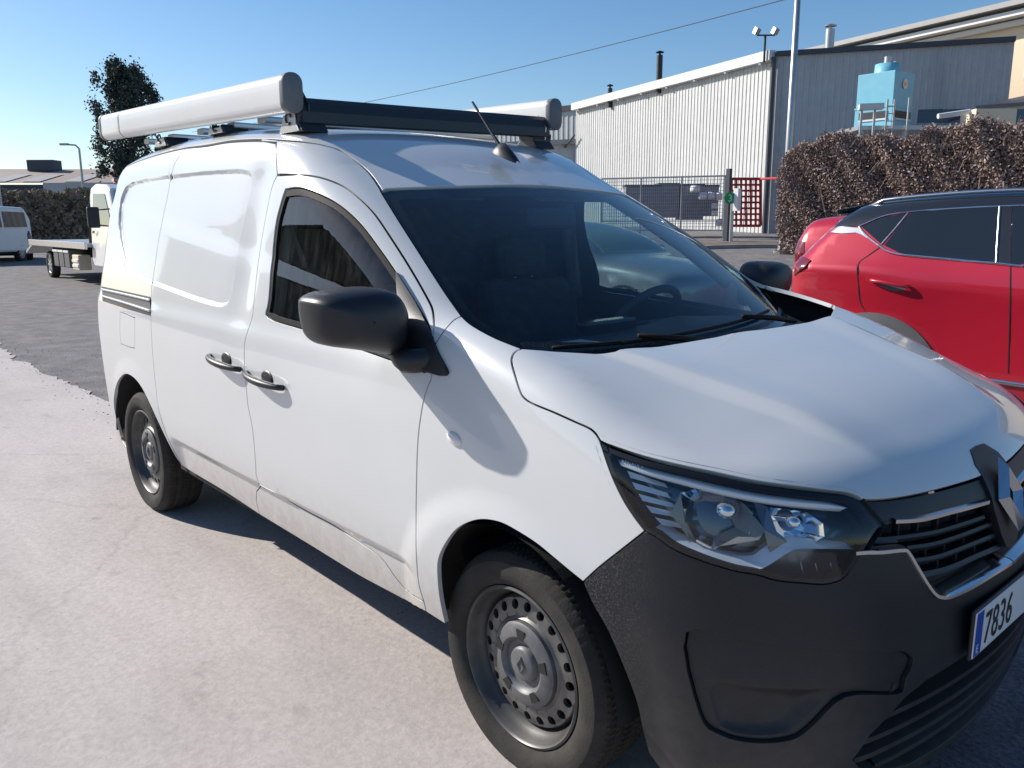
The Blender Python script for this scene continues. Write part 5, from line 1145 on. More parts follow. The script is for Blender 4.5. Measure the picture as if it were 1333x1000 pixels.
# ------------------------------------------------------------------ handles, rail, repeater
def handle(p0,p1,cup):
    P=px(p0,p1); n=VS.grad(P); c=P.mean(0); ax=P[1]-P[0]; L=np.linalg.norm(ax); ax/=L; nn=n[0]; up=np.cross(ax,nn); up=up if up[2]>0 else -up
    cu=px(cup)[0]; mb=MB()
    t=np.linspace(0,1,15); line=[P[0]+ax*L*s+nn*(.006+.036*math.sin(math.pi*min(1,max(0,s)))**.6) for s in t]
    V=[];n_=10
    mb.tube(np.array(line),[.010+.004*math.sin(math.pi*s) for s in t],n_)
    o=mb.build('door_handle',van,['mirrorpl'],smooth=True)
    mb=MB(); mb.lathe([(.0001,.0055),(.024,.005),(.032,.0035),(.035,0.)],20,f=lambda a,b,h:tuple(cu+ax*a*1.30+up*b*.82+nn*h)); g=mb.build('handle_cup',o,['mirrorpl'],smooth=True)
    far=mirror_obj(o); mirror_obj(g,far)
handle((275,463),(315,481),(295,468)); handle((323,485),(371,505),(348,492.5))
rl=ok(px((132.5,373),(160,379),(196,387),(196,411),(165,402),(134,392)))
r1=panel('slide_rail',VS,rl,'roll',['dark','dark'],van,step=.03,gap=0.,off=.002,depth=.004,back=False); m1=mirror_obj(r1)
for (a,b) in (((134,377),(196,391)),((135,386),(196,405))):
    P=ok(S(a,((a[0]+b[0])/2,(a[1]+b[1])/2-.3),b)); o=bead('rail_edge',VS,P,.007,.004,'satin',r1); mirror_obj(o,m1)
rp=px((591,571))[0]; rn=VS.grad(rp[None])[0]; mb=MB(); mb.lathe([(1.,0.),(.9,.4),(.6,.8),(.0001,1.)],20,f=lambda a,b,h:(rp[0]+a*.030,rp[1]+rn[1]*h*.012,rp[2]+b*.018-a*.004)); o=mb.build('side_repeater',van,['amber'],smooth=True); mirror_obj(o)
# antenna
mb=MB(); A=np.array([-.972,0,1.700]); 
mb.tube(np.array([(-1.168,0,1.929),(-1.07,0,1.822),(-.985,0,1.730)]),[.0045,.006,.008],8)
V=[];prof=[(-1.03,.020,.012),(-1.0,.030,.045),(-.97,.030,.052),(-.93,.024,.030),(-.90,.012,.010)]
G=[]
for x,w,h in prof:
    zb=float(VS.from_param(np.array([[x,-.001]]),'top')[0][2]) if False else float(_RC(np.array(x)))-.004
    G.append([(x,-w,zb),(x,-w*.8,zb+h*.6),(x,0,zb+h),(x,w*.8,zb+h*.6),(x,w,zb)])
mb.sheet(G); o=mb.build('antenna',van,['mirrorpl'],smooth=True); sharp(o.data,50)
# wipers and cowl
def scr_pt(y,z,off=0.):
    P=CS.from_param(np.array([[y,z]]),'front'); return P[0]+CS.grad(P)[0]*off
for a,b,c in (((.52,1.10),(.15,1.14),(-.40,1.135)),((-.10,1.095),(-.35,1.125),(-.60,1.135))):
    P=np.array([scr_pt(*a,.02),scr_pt((a[0]+b[0])/2,(a[1]+b[1])/2,.03),scr_pt(*b,.03)]); mb=MB(); mb.tube(P,[.010,.009,.007],8)
    Q=np.array([scr_pt(b[0]+(c[0]-b[0])*s,b[1]+(c[1]-b[1])*s-.012*s,.010) for s in np.linspace(-.5,1,9)]); mb.tube(Q,.006,6); mb.build('wiper',van,['rubber'],smooth=True)
cw=[]
for y in np.linspace(-.66,.66,41):
    p=scr_pt(y,1.125+.03*(y/.74)**2,-.002); cw.append([p,p+[.03,0,-.025],p+[.12,0,-.055],p+[.2,0,-.09]])
mb=MB(); mb.sheet(cw); mb.build('cowl_panel',van,['plastic'],smooth=True)
# ------------------------------------------------------------------ cab interior
mb=MB(); G=[]
for y in np.linspace(-.74,.74,9): G.append([(-.02,y,1.075),(-.2,y,1.10),(-.42,y,1.085+.03*math.exp(-((y-.38)/.2)**2)),(-.50,y,1.04),(-.50,y,.90),(-.42,y,.70),(-.30,y,.45)])
mb.sheet(G); mb.build('dashboard',van,['interior'],smooth=True)
sw=empty('steering_wheel'); sw.parent=van; cS=np.array([-.60,.38,1.06]); ax=np.array([-.82,0,.57]); u1=np.array([0,1.,0]); u2=np.cross(ax,u1)
mb=MB(); mb.tube(np.array([cS+.185*(u1*math.cos(t)+u2*math.sin(t)) for t in np.linspace(0,2*math.pi,33)[:-1]]),.016,10,closed=True); mb.build('wheel_rim',sw,['interior'],smooth=True)
mb=MB(); mb.tube(np.array([cS-ax*.25,cS-ax*.02]),.045,12); mb.tube(np.array([cS-u1*.18,cS+u1*.18]),.018,8); mb.tube(np.array([cS,cS-u2*.18 if u2[2]>0 else cS+u2*.18]),.018,8); mb.build('wheel_hub',sw,['interior'],smooth=True)
for y in (-.38,.38):
    st_=empty('cab_seat'); st_.parent=van
    def rbox(name,c,d,tilt=0.,m='seat',bev=.05):
        R=np.array([[math.cos(tilt),0,math.sin(tilt)],[0,1,0],[-math.sin(tilt),0,math.cos(tilt)]]); mb=MB(); mb.box(c,d,R); return mb.build(name,st_,[m],bevel=bev)
    rbox('cushion',(-.98,y,.62),(.50,.50,.16),-.08); rbox('backrest',(-1.24,y,.93),(.14,.50,.58),-.18); rbox('headrest',(-1.305,y,1.31),(.10,.27,.19),-.12); mb=MB(); mb.tube(np.array([(-1.28,y-.05,1.18),(-1.30,y-.05,1.26)]),.007,6); mb.tube(np.array([(-1.28,y+.05,1.18),(-1.30,y+.05,1.26)]),.007,6); mb.build('headrest_post',st_,['satin'])
mb=MB(); G=[[( -1.42,s*(.84 if z<1.1 else .84-.25*(z-1.1)),z) for s in (-1,-.5,0,.5,1)] for z in np.linspace(.35,1.76,8)]; mb.sheet(G); mb.build('bulkhead',van,['interior'])
mb=MB(); mb.box((-.93,0,.45),(.96,1.56,.04)); mb.build('cab_floor',van,['interior'])
mp=np.array([-.70,-.02,1.475]); mb=MB(); mb.box(mp,(.03,.24,.075)); o=mb.build('rear_view_mirror',van,['interior'],bevel=.02)
for y in (-.34,.34):
    mb=MB(); mb.box((-1.02,y,1.585),(.20,.40,.018),np.array([[.93,0,.36],[0,1,0],[-.36,0,.93]])); mb.build('sun_visor',van,['liner'],bevel=.008)
for sg in (-1,1):
    P=np.array([(-.42,.70,1.22),(-.62,.665,1.36),(-.85,.62,1.50),(-1.0,.60,1.58)])*[1,sg,1]; mb=MB(); mb.tube(P,.028,8); mb.build('pillar_trim',van,['trimgrey'],smooth=True)
    P=np.array([(-1.36,.80,1.10),(-1.36,.76,1.30),(-1.34,.70,1.55)])*[1,sg,1]; mb=MB(); mb.tube(P,.035,8); mb.build('pillar_trim',van,['trimgrey'],smooth=True)
    P=np.array([(-1.33,.74,1.48),(-1.25,.66,1.15),(-1.15,.60,.85)])*[1,sg,1]; mb=MB(); Q=P; mb.sheet(np.stack([Q-[.02,0,0],Q+[.02,0,0]],1)); mb.build('seat_belt',van,['trimgrey'])
    mb=MB(); mb.box((-.80,sg*.80,.80),(.9,.05,.42)); mb.build('door_trim',van,['interior'],bevel=.02)
mb=MB(); mb.box((-.44,0,1.06),(.06,.26,.14)); mb.build('display',van,['glossb'],bevel=.01)
mb=MB(); mb.box((-.16,-.40,1.108),(.20,.16,.004)); mb.build('paper_note',van,['platew'])
# ------------------------------------------------------------------ roof rack and the two tubes
rack=empty('roof_rack',(0,0,0),0,'black and aluminium roof rack with front wind deflector on the white van','roof rack')
def rsec(w,h,r,n=6):
    out=[]
    for cx,cz,a0 in ((w/2-r,h/2-r,0),(-w/2+r,h/2-r,90),(-w/2+r,-h/2+r,180),(w/2-r,-h/2+r,270)):
        for k in range(n+1):
            a=math.radians(a0+90*k/n); out.append((cx+r*math.cos(a),cz+r*math.sin(a)))
    return out
for x in (-1.47,-1.78,-2.08,-2.42,-2.80,-3.15):
    zc=1.868+.02*(-x-1.4)/2; mb=MB(); mb.prism(rsec(.075,.026,.008,3),-.60,.60,f=lambda a,z,y,x=x,zc=zc:(x+a,y,zc+z)); mb.build('crossbar',rack,['rackalu'],bevel=0)
for sg in (-1,1):
    for x in (-1.44,-2.12,-2.80):
        zr=float(VS.from_param(np.array([[x,sg*.60]]),'top')[0][2]); zt=1.862+.02*(-x-1.4)/2
        mb=MB(); mb.prism([(-.095,zr-.006),(.085,zr-.006),(.055,zr+.03),(.062,zt),(-.055,zt),(-.045,zr+.035)],sg*.535,sg*.645,f=lambda a,z,y,x=x:(x+a,y,z)); mb.build('foot',rack,['rackblk'],bevel=.006)
        mb=MB(); mb.prism([(-.088,zr-.004),(.07,zr-.004),(.045,zr+.028),(.040,zt-.004),(-.05,zt-.004),(-.06,zr+.035)],sg*.6455,sg*.652,f=lambda a,z,y,x=x:(x+a,y,z)); mb.build('foot_cover',rack,['rackalu'],bevel=.003)
        mb=MB(); t=np.linspace(.2,2*math.pi-.9,14); mb.tube(np.array([(x-.005+.020*math.cos(a),sg*.654,(zr+zt)/2+.012+.020*math.sin(a)) for a in t]),.004,6); mb.build('strap_loop',rack,['rackblk'])
df=MB(); G=[]
zs=[(1.832,.018),(1.838,.030),(1.878,.026),(1.912,.010),(1.929,-.008),(1.931,-.014),(1.925,-.016),(1.834,.010)]
df.prism([(-.02+dx,z) for z,dx in zs],-.63,.63,f=lambda a,z,y:(-1.385+a,y,z+.012*y/.6)); df.build('wind_deflector',rack,['rackblk'],bevel=.002)
for sg in (-1,1):
    mb=MB(); mb.prism([(-.05,1.83),(.02,1.835),(.025,1.89),(-.03,1.95),(-.08,1.93)],sg*.600,sg*.606,f=lambda a,z,y:(-1.40+a,y,z)); mb.build('deflector_bracket',rack,['rackalu'] if sg>0 else ['rackblk'])
def tube_thing(sg,label):
    t=empty('roof_tube',(0,0,0),0,label,'tube','tubes on the roof rack')
    x0,z0,x1,z1=-1.375,1.925+(.028 if sg>0 else 0),-3.585,1.985+(.028 if sg>0 else 0); W_,H_=.074,.136
    sec=rsec(W_,H_,.034,6)
    def f(a,z,s): return (x0+(x1-x0)*s,sg*.665+a,z0+(z1-z0)*s+z)
    mb=MB(); mb.prism(sec,0.008,.992,f=f); o=mb.build('tube_body',t,['alu']); sharp(o.data,40)
    sec2=rsec(W_+.006,H_+.006,.036,6)
    for a,b,c in ((.0,.012,-.003),(.988,1.0,1.004)):
        mb=MB(); G=[]
        ss=sorted((a,b)); n=len(sec2)
        rings=[(ss[0] if c>0 else ss[1],1.),(c if False else (ss[1] if c>0 else ss[0]),1.),(c,.86),(c,.02)]
        for s,k in rings: G.append([f(p*k,q*k,s) for p,q in sec2+[sec2[0]]])
        mb.sheet(G); o=mb.build('end_cap',t,['tubecap']); sharp(o.data,50)
    sec3=rsec(W_+.003,H_+.003,.035,6); mb=MB(); mb.sheet([[f(p,q,s) for p,q in sec3+[sec3[0]]] for s in (.845,.853)]); mb.build('tube_joint',t,['satin'])
    return t
tube_thing(-1,'white tube with grey end cap along the door-mirror side of the van roof, grey building side behind it' if False else 'long white tube strapped above the sliding door side of the roof rack')
tube_thing(1,'white tube at the red cars\' side of the roof rack, behind the antenna')
# ------------------------------------------------------------------ other cars: shell from an implicit body + cut panels
M['red']=mat('red_metallic_paint',(.46,.011,.030),.28,.15,.5,coat=1.,coat_r=.03,var=.03,vscale=2); M['blackroof']=mat('black_car_roof',(.015,.016,.018),.22,0,.5,coat=.8); M['darkglass']=mat('dark_tinted_glass',(.012,.016,.020),.04,0,.6,coat=.4)
M['cladding']=mat('grey_plastic_cladding',(.10,.10,.105),.55); M['tail']=mat('tail_lamp_red',(.16,.008,.012),.12,0,.5,coat=1.); M['greyp']=mat('grey_car_paint',(.30,.33,.36),.3,.4,.5,coat=1.); M['whitep']=mat('white_truck_paint',(.75,.76,.76),.35,0,.5,coat=.5,var=.04,vscale=2); M['bluep']=mat('dark_blue_paint',(.03,.05,.09),.3,.2,.5,coat=1.)
M['paleglass']=mat('pale_green_glass',(.20,.30,.29),.06,0,.5); M['alloy']=mat('alloy_wheel',(.35,.35,.36),.3,.8)
def car_body(P):
    side=spl(P['side']); roofc=spl(P['roof']); hood=spl(P['hood']); tx=spl(P['taper'])
    def f(p):
        x=p[:,0]; y=np.abs(p[:,1]); z=p[:,2]-P.get('lift',0.)
        w=side(z)+tx(x)
        for ax in (0.,P['wb']):
            r=np.hypot(x-ax,z+P.get('lift',0.)-P['rw']); w=w+.014*sstep(.50,.40,r)*sstep(.2,.3,z)
        if 'crease' in P: w=w+P['crease'](x,z)
        sd=(y-w)*.95
        rf=(z-(roofc(x)-.05*(y/.65)**2))*.95
        sc=(x-(P['ws'][0]-P['ws'][1]*(z-P['ws'][2])-.28*y*y))*.52
        hd=(z-(hood(x)-.05*(y/.7)**2))*.95
        fr=(x-(P['front']-.12*(y/.7)**2-.9*np.maximum(y-.6,0)**2-.10*np.maximum(z-.6,0)))*.9
        rg=P['rear']; re=(rg[0]+np.where(z>rg[2],rg[1]*(z-rg[2]),.12*(rg[2]-z)*0+.10*np.maximum(.5-z,0))+.06*(y/.7)**2+.9*np.maximum(y-.62,0)**2-x)*.85
        b=smin(smax(smax(rf,sc,.08),sd,.12),smax(hd,sd,.12),.04)
        return smax(smax(smax(b,fr,.10),re,.10),.20-z,.06)
    return f
def car_shell(name,surf,P,parent,m,res=(84,110)):
    """closed skin: rays from the long axis, with round ends"""
    nc,nr=res; x0,x1=P['rear'][0]+.75,P['front']-.75; az=P.get('axis',.72); rows=[]
    for a in np.linspace(4,90,26)[:-1]: rows.append((x0,math.radians(a),-1))
    for x in np.linspace(x0,x1,nr-50): rows.append((x,math.pi/2,0))
    for a in np.linspace(90,4,26)[1:]: rows.append((x1,math.radians(a),1))
    O=[];Dr=[]
    for x,a,s in rows:
        for k in range(nc):
            t=2*math.pi*k/nc; sx=math.cos(a)*s if s else 0; c=math.sin(a); O.append((x,0,az)); Dr.append((sx,c*math.cos(t),c*math.sin(t)))
    O=np.array(O);Dr=np.array(Dr); Q=surf.march(O+Dr*2.4,-Dr,0,2.38,70); bad=np.isnan(Q[:,0]); Q[bad]=O[bad]; N=surf.grad(Q); Fc=[]
    for i in range(len(rows)-1):
        for k in range(nc):
            q=(i*nc+k,i*nc+(k+1)%nc,(i+1)*nc+(k+1)%nc,(i+1)*nc+k); c=Q[list(q)].mean(0)
            if abs(c[1])>.55 and min(math.hypot(c[0]-ax,c[2]-P['rw']) for ax in (0.,P['wb']))<P['ra']-.02: continue
            Fc.append(q)
    me=bpy.data.meshes.new(name); me.from_pydata(Q.tolist(),[],Fc); me.update()
    v=Q[list(Fc[len(Fc)//2])]; fn=np.cross(v[1]-v[0],v[2]-v[0])
    if np.dot(fn,N[Fc[len(Fc)//2][0]])<0: me.flip_normals()
    for p in me.polygons: p.use_smooth=True
    me.normals_split_custom_set_from_vertices([tuple(n) for n in N]); return link(name,me,parent,[m])
def simple_wheel(parent,x,y,r,sgn,m='alloy',spokes=10):
    w=empty('wheel'); w.parent=parent; w.location=(x,y,r); fm=lambda a,b,h:(a,sgn*h,b)
    mb=MB(); mb.lathe([(r*.66,-.02),(r*.68,.0),(r*.80,.012),(r*.93,.006),(r*.985,-.012),(r,-.03),(r,-.17),(r*.95,-.19),(r*.66,-.19)],48,f=fm); o=mb.build('tyre',w,['tyre'],smooth=True); sharp(o.data,50)
    mb=MB(); mb.lathe([(r*.67,-.01),(r*.64,-.005),(r*.62,-.03),(r*.58,-.12)],48,f=fm); mb.build('rim',w,[m],smooth=True)
    mb=MB()
    for k in range(spokes):
        a=2*math.pi*k/spokes; c=np.array([math.cos(a),math.sin(a)]); t=np.array([-c[1],c[0]]); q=[c*.05-t*.03,c*.05+t*.03,c*r*.63+t*.022,c*r*.63-t*.022]; mb.prism([tuple(p) for p in q],-.045,-.012,f=fm)
    mb.lathe([(.07,-.05),(.065,-.008),(.001,-.004)],20,f=fm); mb.build('spokes',w,[m])
    mb=MB(); mb.lathe([(r*.6,-.10),(.001,-.10)],24,f=fm); mb.build('brake_disc',w,['under'])
def arch_liners(parent,P):
    for ax in (0.,P['wb']):
        for sg in (-1,1):
            mb=MB(); t=np.linspace(math.radians(-20),math.radians(200),26); ra=P['ra']+.03
            mb.sheet(np.array([[(ax+ra*math.cos(a),sg*yy,P['rw']+ra*math.sin(a)) for yy in (P['hw']-.03,.5)] for a in t])); mb.add([(ax+ra*math.cos(a),sg*.5,P['rw']+ra*math.sin(a)) for a in t],[tuple(range(len(t)))]); mb.build('wheel_arch_liner',parent,['under'],recalc=False)
def pan(name,surf,poly,m,parent,off=.003,mode='roll',both=True,step=.04,n=3,smooth=True,**k):
    q=np.asarray(poly,float)
    if q.shape[1]==2: # (x,z) on the right side
        z=q[:,1]; Q=surf.from_param(q,'side')
    else: Q=q
    Q=Q[~np.isnan(Q[:,0])]
    if len(Q)<3: return None
    o=panel(name,surf,Q,mode,[m,m],parent,step=step,gap=0.,off=off,depth=.004+off,back=False,**k)
    if both: mirror_obj(o)
    return o
def arch_trim(surf,P,parent,m='cladding',w=.07):
    for ax in (0.,P['wb']):
        t=np.linspace(math.radians(-8),math.radians(188),28); a=[(ax+(P['ra']+w)*math.cos(k),P['rw']+(P['ra']+w)*math.sin(k)) for k in t]; b=[(ax+(P['ra']-.015)*math.cos(k),P['rw']+(P['ra']-.015)*math.sin(k)) for k in t[::-1]]
        pan('arch_trim',surf,a+b,m,parent,off=.008,step=.03,mode='side')
def side_line(name,surf,pts,r,off,m,parent,both=True,n=5):
    q=smooth_line(np.array(pts,float),n); Q=surf.from_param(q,'side'); Q=Q[~np.isnan(Q[:,0])]; o=bead(name,surf,Q,r,off,m,parent,6)
    if both: mirror_obj(o)
    return o
# ---- red crossover with a black roof
SUV=dict(lift=.06,wb=2.64,rw=.35,ra=.405,hw=.90,front=3.42,rear=(-.80,.95,1.06),ws=(2.05,1.55,1.05),
 side=[(.15,.80),(.3,.85),(.45,.875),(.62,.868),(.80,.880),(.95,.892),(1.05,.880),(1.15,.85),(1.3,.775),(1.5,.68),(1.7,.58)],
 roof=[(-.9,1.40),(-.5,1.50),(-.2,1.548),(.3,1.59),(.9,1.60),(1.4,1.56),(1.8,1.46)],hood=[(1.5,1.12),(2.2,1.07),(2.8,1.0),(3.2,.92),(3.5,.78)],
 taper=[(-1,-.05),(-.4,-.008),(0.,.006),(.5,-.012),(1.2,-.016),(2,-.0),(2.7,0),(3.4,-.06)],
 crease=lambda x,z:.018*np.exp(-((z-1.0-.05*sstep(.5,-.3,x))/.06)**2)*sstep(1.2,.0,x)-.012*sstep(.62,.5,z)*sstep(.3,.5,x)*sstep(2.4,2.2,x))
SX,SY=-1.12,4.42
suv=empty('red_crossover',(SX,SY,terr((SX,SY))),0,'red crossover car with black roof and grey wheel arches beside the van bonnet','car')
SS=Surf(car_body(SUV),(SX,SY,terr((SX,SY))),0.,axis_z=.72)
car_shell('body',SS,SUV,suv,'red'); arch_liners(suv,SUV); arch_trim(SS,SUV,suv)
def spx(*a,n=1):
    P=SS.px(np.array(a,float) if n==1 else smooth_line(np.array(a,float),n),2.,12.); return P[~np.isnan(P[:,0])]
zo=lambda x,y:(1000+x/3.447,230+y/3.447)
def Z(*a): return [zo(*p) for p in a]
pan('rear_quarter_window',SS,spx(*Z((420,226),(515,184),(622,166),(560,240),(507,302),(470,270))),'darkglass',suv,.003)
pan('rear_door_window',SS,spx(*Z((640,164),(700,152),(850,142),(1032,138),(1020,385),(900,374),(700,358),(590,342),(520,308),(580,235))),'darkglass',suv,.003)
_q=SS.from_param(np.array([(1.25,1.50),(1.48,1.42),(1.75,1.27),(1.88,1.15)]),'side'); pan('front_door_window',SS,np.vstack([spx(*Z((1098,135))),_q[~np.isnan(_q[:,0])],spx(*Z((1094,393)))]),'darkglass',suv,.003)
pan('pillar_cover',SS,spx(*Z((1034,138),(1095,134),(1090,392),(1022,386))),'blackroof',suv,.0035)
L=spx(*Z((408,224),(515,180),(630,160),(800,147),(1000,136),(1148,130)),n=4); o=bead('chrome_line',SS,L,.006,.004,'chrome',suv,6); mirror_obj(o)
L=spx(*Z((408,226),(440,265),(505,315),(580,348),(800,370),(1000,388),(1148,403)),n=4); o=bead('chrome_line',SS,L,.009,.004,'chrome',suv,6); mirror_obj(o)
L=spx(*Z((628,164),(565,240),(507,306)),n=3); o=bead('chrome_line',SS,L,.005,.004,'satin',suv,6); mirror_obj(o)
L=spx(*Z((1040,136),(1032,260),(1024,388)),n=3); o=bead('chrome_line',SS,L,.007,.005,'satin',suv,6); mirror_obj(o)
# black roof skin down to the upper chrome line
up=spx(*Z((268,180),(262,205),(300,226),(408,222),(515,178),(630,158),(800,145),(1000,134),(1148,128)),n=3); up=np.vstack([up,SS.from_param(np.array([(x,math.atan2(z-.72,.70)*.85) for x,z in ((1.3,1.42),(1.6,1.36))]),'roll')]); up=up[~np.isnan(up[:,0])]
far_=up[::-1]*[1,-1,1]; panel('black_roof',SS,np.vstack([up,far_]),'roll',['blackroof','blackroof'],suv,step=.05,gap=0.,off=.004,depth=.008,back=False)
pan('silver_accent',SS,spx(*Z((278,252),(312,226),(405,232),(440,268),(470,292),(420,262),(395,252),(330,256))),'satin',suv,.005,step=.02)
pan('tail_lamp',SS,spx(*Z((98,368),(150,360),(192,376),(165,408),(120,445),(72,476),(80,420))),'tail',suv,.006,step=.02)
pan('rear_window',SS,[(-.77,y,z) for y,z in ((-.55,1.12),(.55,1.12),(.50,1.40),(-.50,1.40))],'darkglass',suv,.0,mode='front',both=False) if False else None
for pts in (Z((500,318),(455,350),(402,396),(404,480),(412,560),(440,610)),Z((1087,400),(1084,600),(1076,880)),Z((402,396),(405,330))[:0]):
    if pts: 
        L=spx(*pts,n=4); o=bead('door_seam',SS,L,.005,-.001,'under',suv,5); mirror_obj(o)
L=spx(*Z((462,464),(520,468),(590,482),(632,492)),n=4); N_=SS.grad(L); mb=MB(); t=np.linspace(0,1,len(L)); mb.tube(L+N_*(.008+.03*np.sin(math.pi*t)**.6)[:,None],.013,8); o=mb.build('door_handle',suv,['red'],smooth=True); mirror_obj(o)
L=spx(*Z((500,492),(560,515),(620,508),(600,490),(540,478))); pan('handle_recess',SS,L,'cladding',suv,.001,step=.02)
pan('side_skirt',SS,[(.40,.24),(.44,.42),(2.2,.42),(2.25,.24)],'cladding',suv,.006,mode='side'); side_line('skirt_trim',SS,[(.47,.46),(1.2,.445),(2.2,.45)],.016,.006,'satin',suv)
Q=SS.from_param(resample(np.array([(-.52,1.20),(0,1.20),(.52,1.20),(.50,1.47),(0,1.50),(-.50,1.47)]),.08,True),'rear'); pan('rear_window',SS,Q,'darkglass',suv,.004,mode='rear',both=False)
Q=SS.from_param(np.array([(-.56,1.52),(0,1.55),(.56,1.52),(.56,1.60),(0,1.63),(-.56,1.60)]),'rear'); mb=MB(); G=[[(float(x_),y,z) for x_,z in ((-.34,1.60-.05*(y/.6)**2),(-.48,1.575-.05*(y/.6)**2),(-.47,1.55-.05*(y/.6)**2),(-.34,1.555-.05*(y/.6)**2))] for y in np.linspace(-.58,.58,11)]; mb.sheet(G); mb.build('roof_spoiler',suv,['blackroof'],smooth=False)
for sg in (-1,1):
    P=[(x,sg*.585,float(spl(SUV['roof'])(np.array(x)))+.012) for x in np.linspace(-.25,1.3,14)]; P=[(a,b,c+(.028 if 0<i<13 else -.01)) for i,(a,b,c) in enumerate(P)]; mb=MB(); mb.tube(np.array(P),.014,8); mb.build('roof_rail',suv,['satin'],smooth=True)
    for ax in (0.,2.64): simple_wheel(suv,ax,sg*.885,.35,sg)
pan('rear_bumper_cladding',SS,[(-.72,.30),(-.70,.52),(-.42,.50),(-.40,.30)],'cladding',suv,.006,mode='side')
# ---- generic hatchback
def hatch(name,loc,yaw,m,label,h=1.48,roofm=None,glass_='darkglass',scale=1.,tail=True,van_like=False):
    P=dict(wb=2.56,rw=.31,ra=.35,hw=.86,front=3.36,rear=(-.74,.42,1.0),ws=(2.15,1.65,1.0),
     side=[(.15,.77),(.3,.82),(.5,.85),(.8,.86),(.95,.85),(1.05,.825),(1.3,.735),(1.5,.65),(1.7,.56)],
     roof=[(-.9,h-.20),(-.5,h-.07),(0,h-.02),(.6,h),(1.1,h-.02),(1.6,h-.14)],hood=[(1.5,1.08),(2.2,1.0),(2.8,.92),(3.15,.84),(3.4,.72)],taper=[(-1,-.06),(-.3,-.01),(.3,0),(2.3,0),(2.8,-.02),(3.4,-.08)])
    r=empty(name,loc,yaw,label,'car'); s=Surf(car_body(P),loc,yaw,axis_z=.70)
    car_shell('body',s,P,r,m,(60,90)); arch_liners(r,P); arch_trim(s,P,r,'under',.012)
    b=.99; t_=h-.13
    pan('rear_door_window',s,[(-.05,b+.06),(.15,t_-.02),(.90,t_),(.95,b),(.3,b)],glass_,r)
    pan('front_door_window',s,[(1.0,b),(.96,t_),(1.2,t_-.02),(1.62,b+.16),(1.78,b+.02)],glass_,r)
    q=[(y,z) for y,z in ((-.60,1.03),(0,1.02),(.60,1.03),(.52,h-.12),(0,h-.08),(-.52,h-.12))]; Q=s.from_param(resample(np.array(q),.1,True),'front')
    pan('windscreen',s,Q,glass_,r,mode='front',both=False)
    # headlamp, tail lamp
    Q=s.from_param(np.array([(-.72,.70),(-.50,.68),(-.42,.74),(-.55,.80),(-.74,.80)]),'front'); pan('headlamp',s,Q,'refl',r,mode='front',step=.03)
    pan('tail_lamp',s,[(-.66,.82),(-.60,1.10),(-.48,1.08),(-.45,.84)],'tail',r,mode='side',step=.03)
    pan('front_grille',s,s.from_param(np.array([(-.45,.40),(.45,.40),(.5,.52),(.40,.60),(-.40,.60),(-.5,.52)]),'front'),'under',r,mode='front',both=False)
    for xs in (-.02,.98,1.98): side_line('door_seam',s,[(xs+(.0 if xs>.5 else -.1),.95),(xs,.6),(xs+(.0 if xs>0.5 else .35),.32)],.003,-.001,'under',r)
    for xx in (.12,1.08):
        Q=s.from_param(np.array([(xx,.88),(xx+.18,.885)]),'side'); N_=s.grad(Q); L=np.array([Q[0],Q[0]*.7+Q[1]*.3+N_[0]*.03,Q[0]*.3+Q[1]*.7+N_[0]*.03,Q[1]]); mb=MB(); mb.tube(L,.012,6); mirror_obj(mb.build('door_handle',r,[m],smooth=True))
    mb=MB(); mb.box((1.62,-.96,1.03),(.10,.20,.13)); mirror_obj(mb.build('door_mirror',r,[m],bevel=.035))
    # rear screen
    yy=np.linspace(-.5,.5,7); G=[[(float(-.74+.42*(z-1.0)+.06*(y/.7)**2)-.006,y*(1-.25*(z-1.0)),z) for y in yy] for z in (1.06,1.2,h-.18)]; mb=MB(); mb.sheet(G); mb.build('rear_window',r,['darkglass'],smooth=True)
    for sg in (-1,1):
        for ax in (0.,2.56): simple_wheel(r,ax,sg*.845,.31,sg)
    return r
p=sr(11.6,4.35); hatch('red_hatchback',(p[0]+.65,p[1],terr(p)),0.,'red','red hatchback parked against the hedge beyond the crossover',1.47)
hatch('grey_hatchback',(-7.6,6.3,terr((-7.6,6.3))),0.,'greyp','grey hatchback parked beyond the van, seen through its windows',1.43,glass_='paleglass')
hatch('dark_estate',(*sr(33,-20.0),0),math.radians(175),'bluep','dark blue car parked in front of the low brown hedge',1.55)
hatch('silver_hatchback',(*sr(24.5,-15.2),0),math.radians(5),'greyp','grey car half hidden behind the flatbed tow truck',1.45) if False else None
# ---- tow truck with an open bed
tt=empty('tow_truck',(-24.2,4.35,0),0,'white flatbed tow truck with a bare metal bed and black mirror','truck')
mb=MB()
def tb(name,c,d,m,bev=.0,R=None,par=None): mb=MB(); mb.box(c,d,R); return mb.build(name,par or tt,[m],bevel=bev)
tb('bed',(2.0,0,.94),(5.6,2.15,.09),'galv',.01); tb('bed_edge',(2.0,-1.09,.93),(5.6,.06,.16),'satin',.01); tb('bed_edge',(2.0,1.09,.93),(5.6,.06,.16),'satin',.01); tb('bed_ramp',(-1.3,0,.78),(1.1,2.0,.08),'galv',.01,[[.96,0,-.28],[0,1,0],[.28,0,.96]])
tb('chassis_rail',(2.6,-.42,.70),(7.2,.12,.22),'under'); tb('chassis_rail',(2.6,.42,.70),(7.2,.12,.22),'under')
for k in range(3): 
    o=tb('tool_locker',(1.85+k*.52,-.92,.58),(.46,.30,.44),'cladding',.02); tb('locker_lid',(1.85+k*.52,-1.08,.76),(.46,.02,.05),'swhite',par=o)
tb('step_box',(3.75,-.95,.52),(.55,.28,.36),'cream',.02); tb('step_stripe',(3.75,-1.10,.56),(.5,.02,.06),'swhite'); tb('step_stripe',(3.75,-1.10,.44),(.5,.02,.06),'swhite')
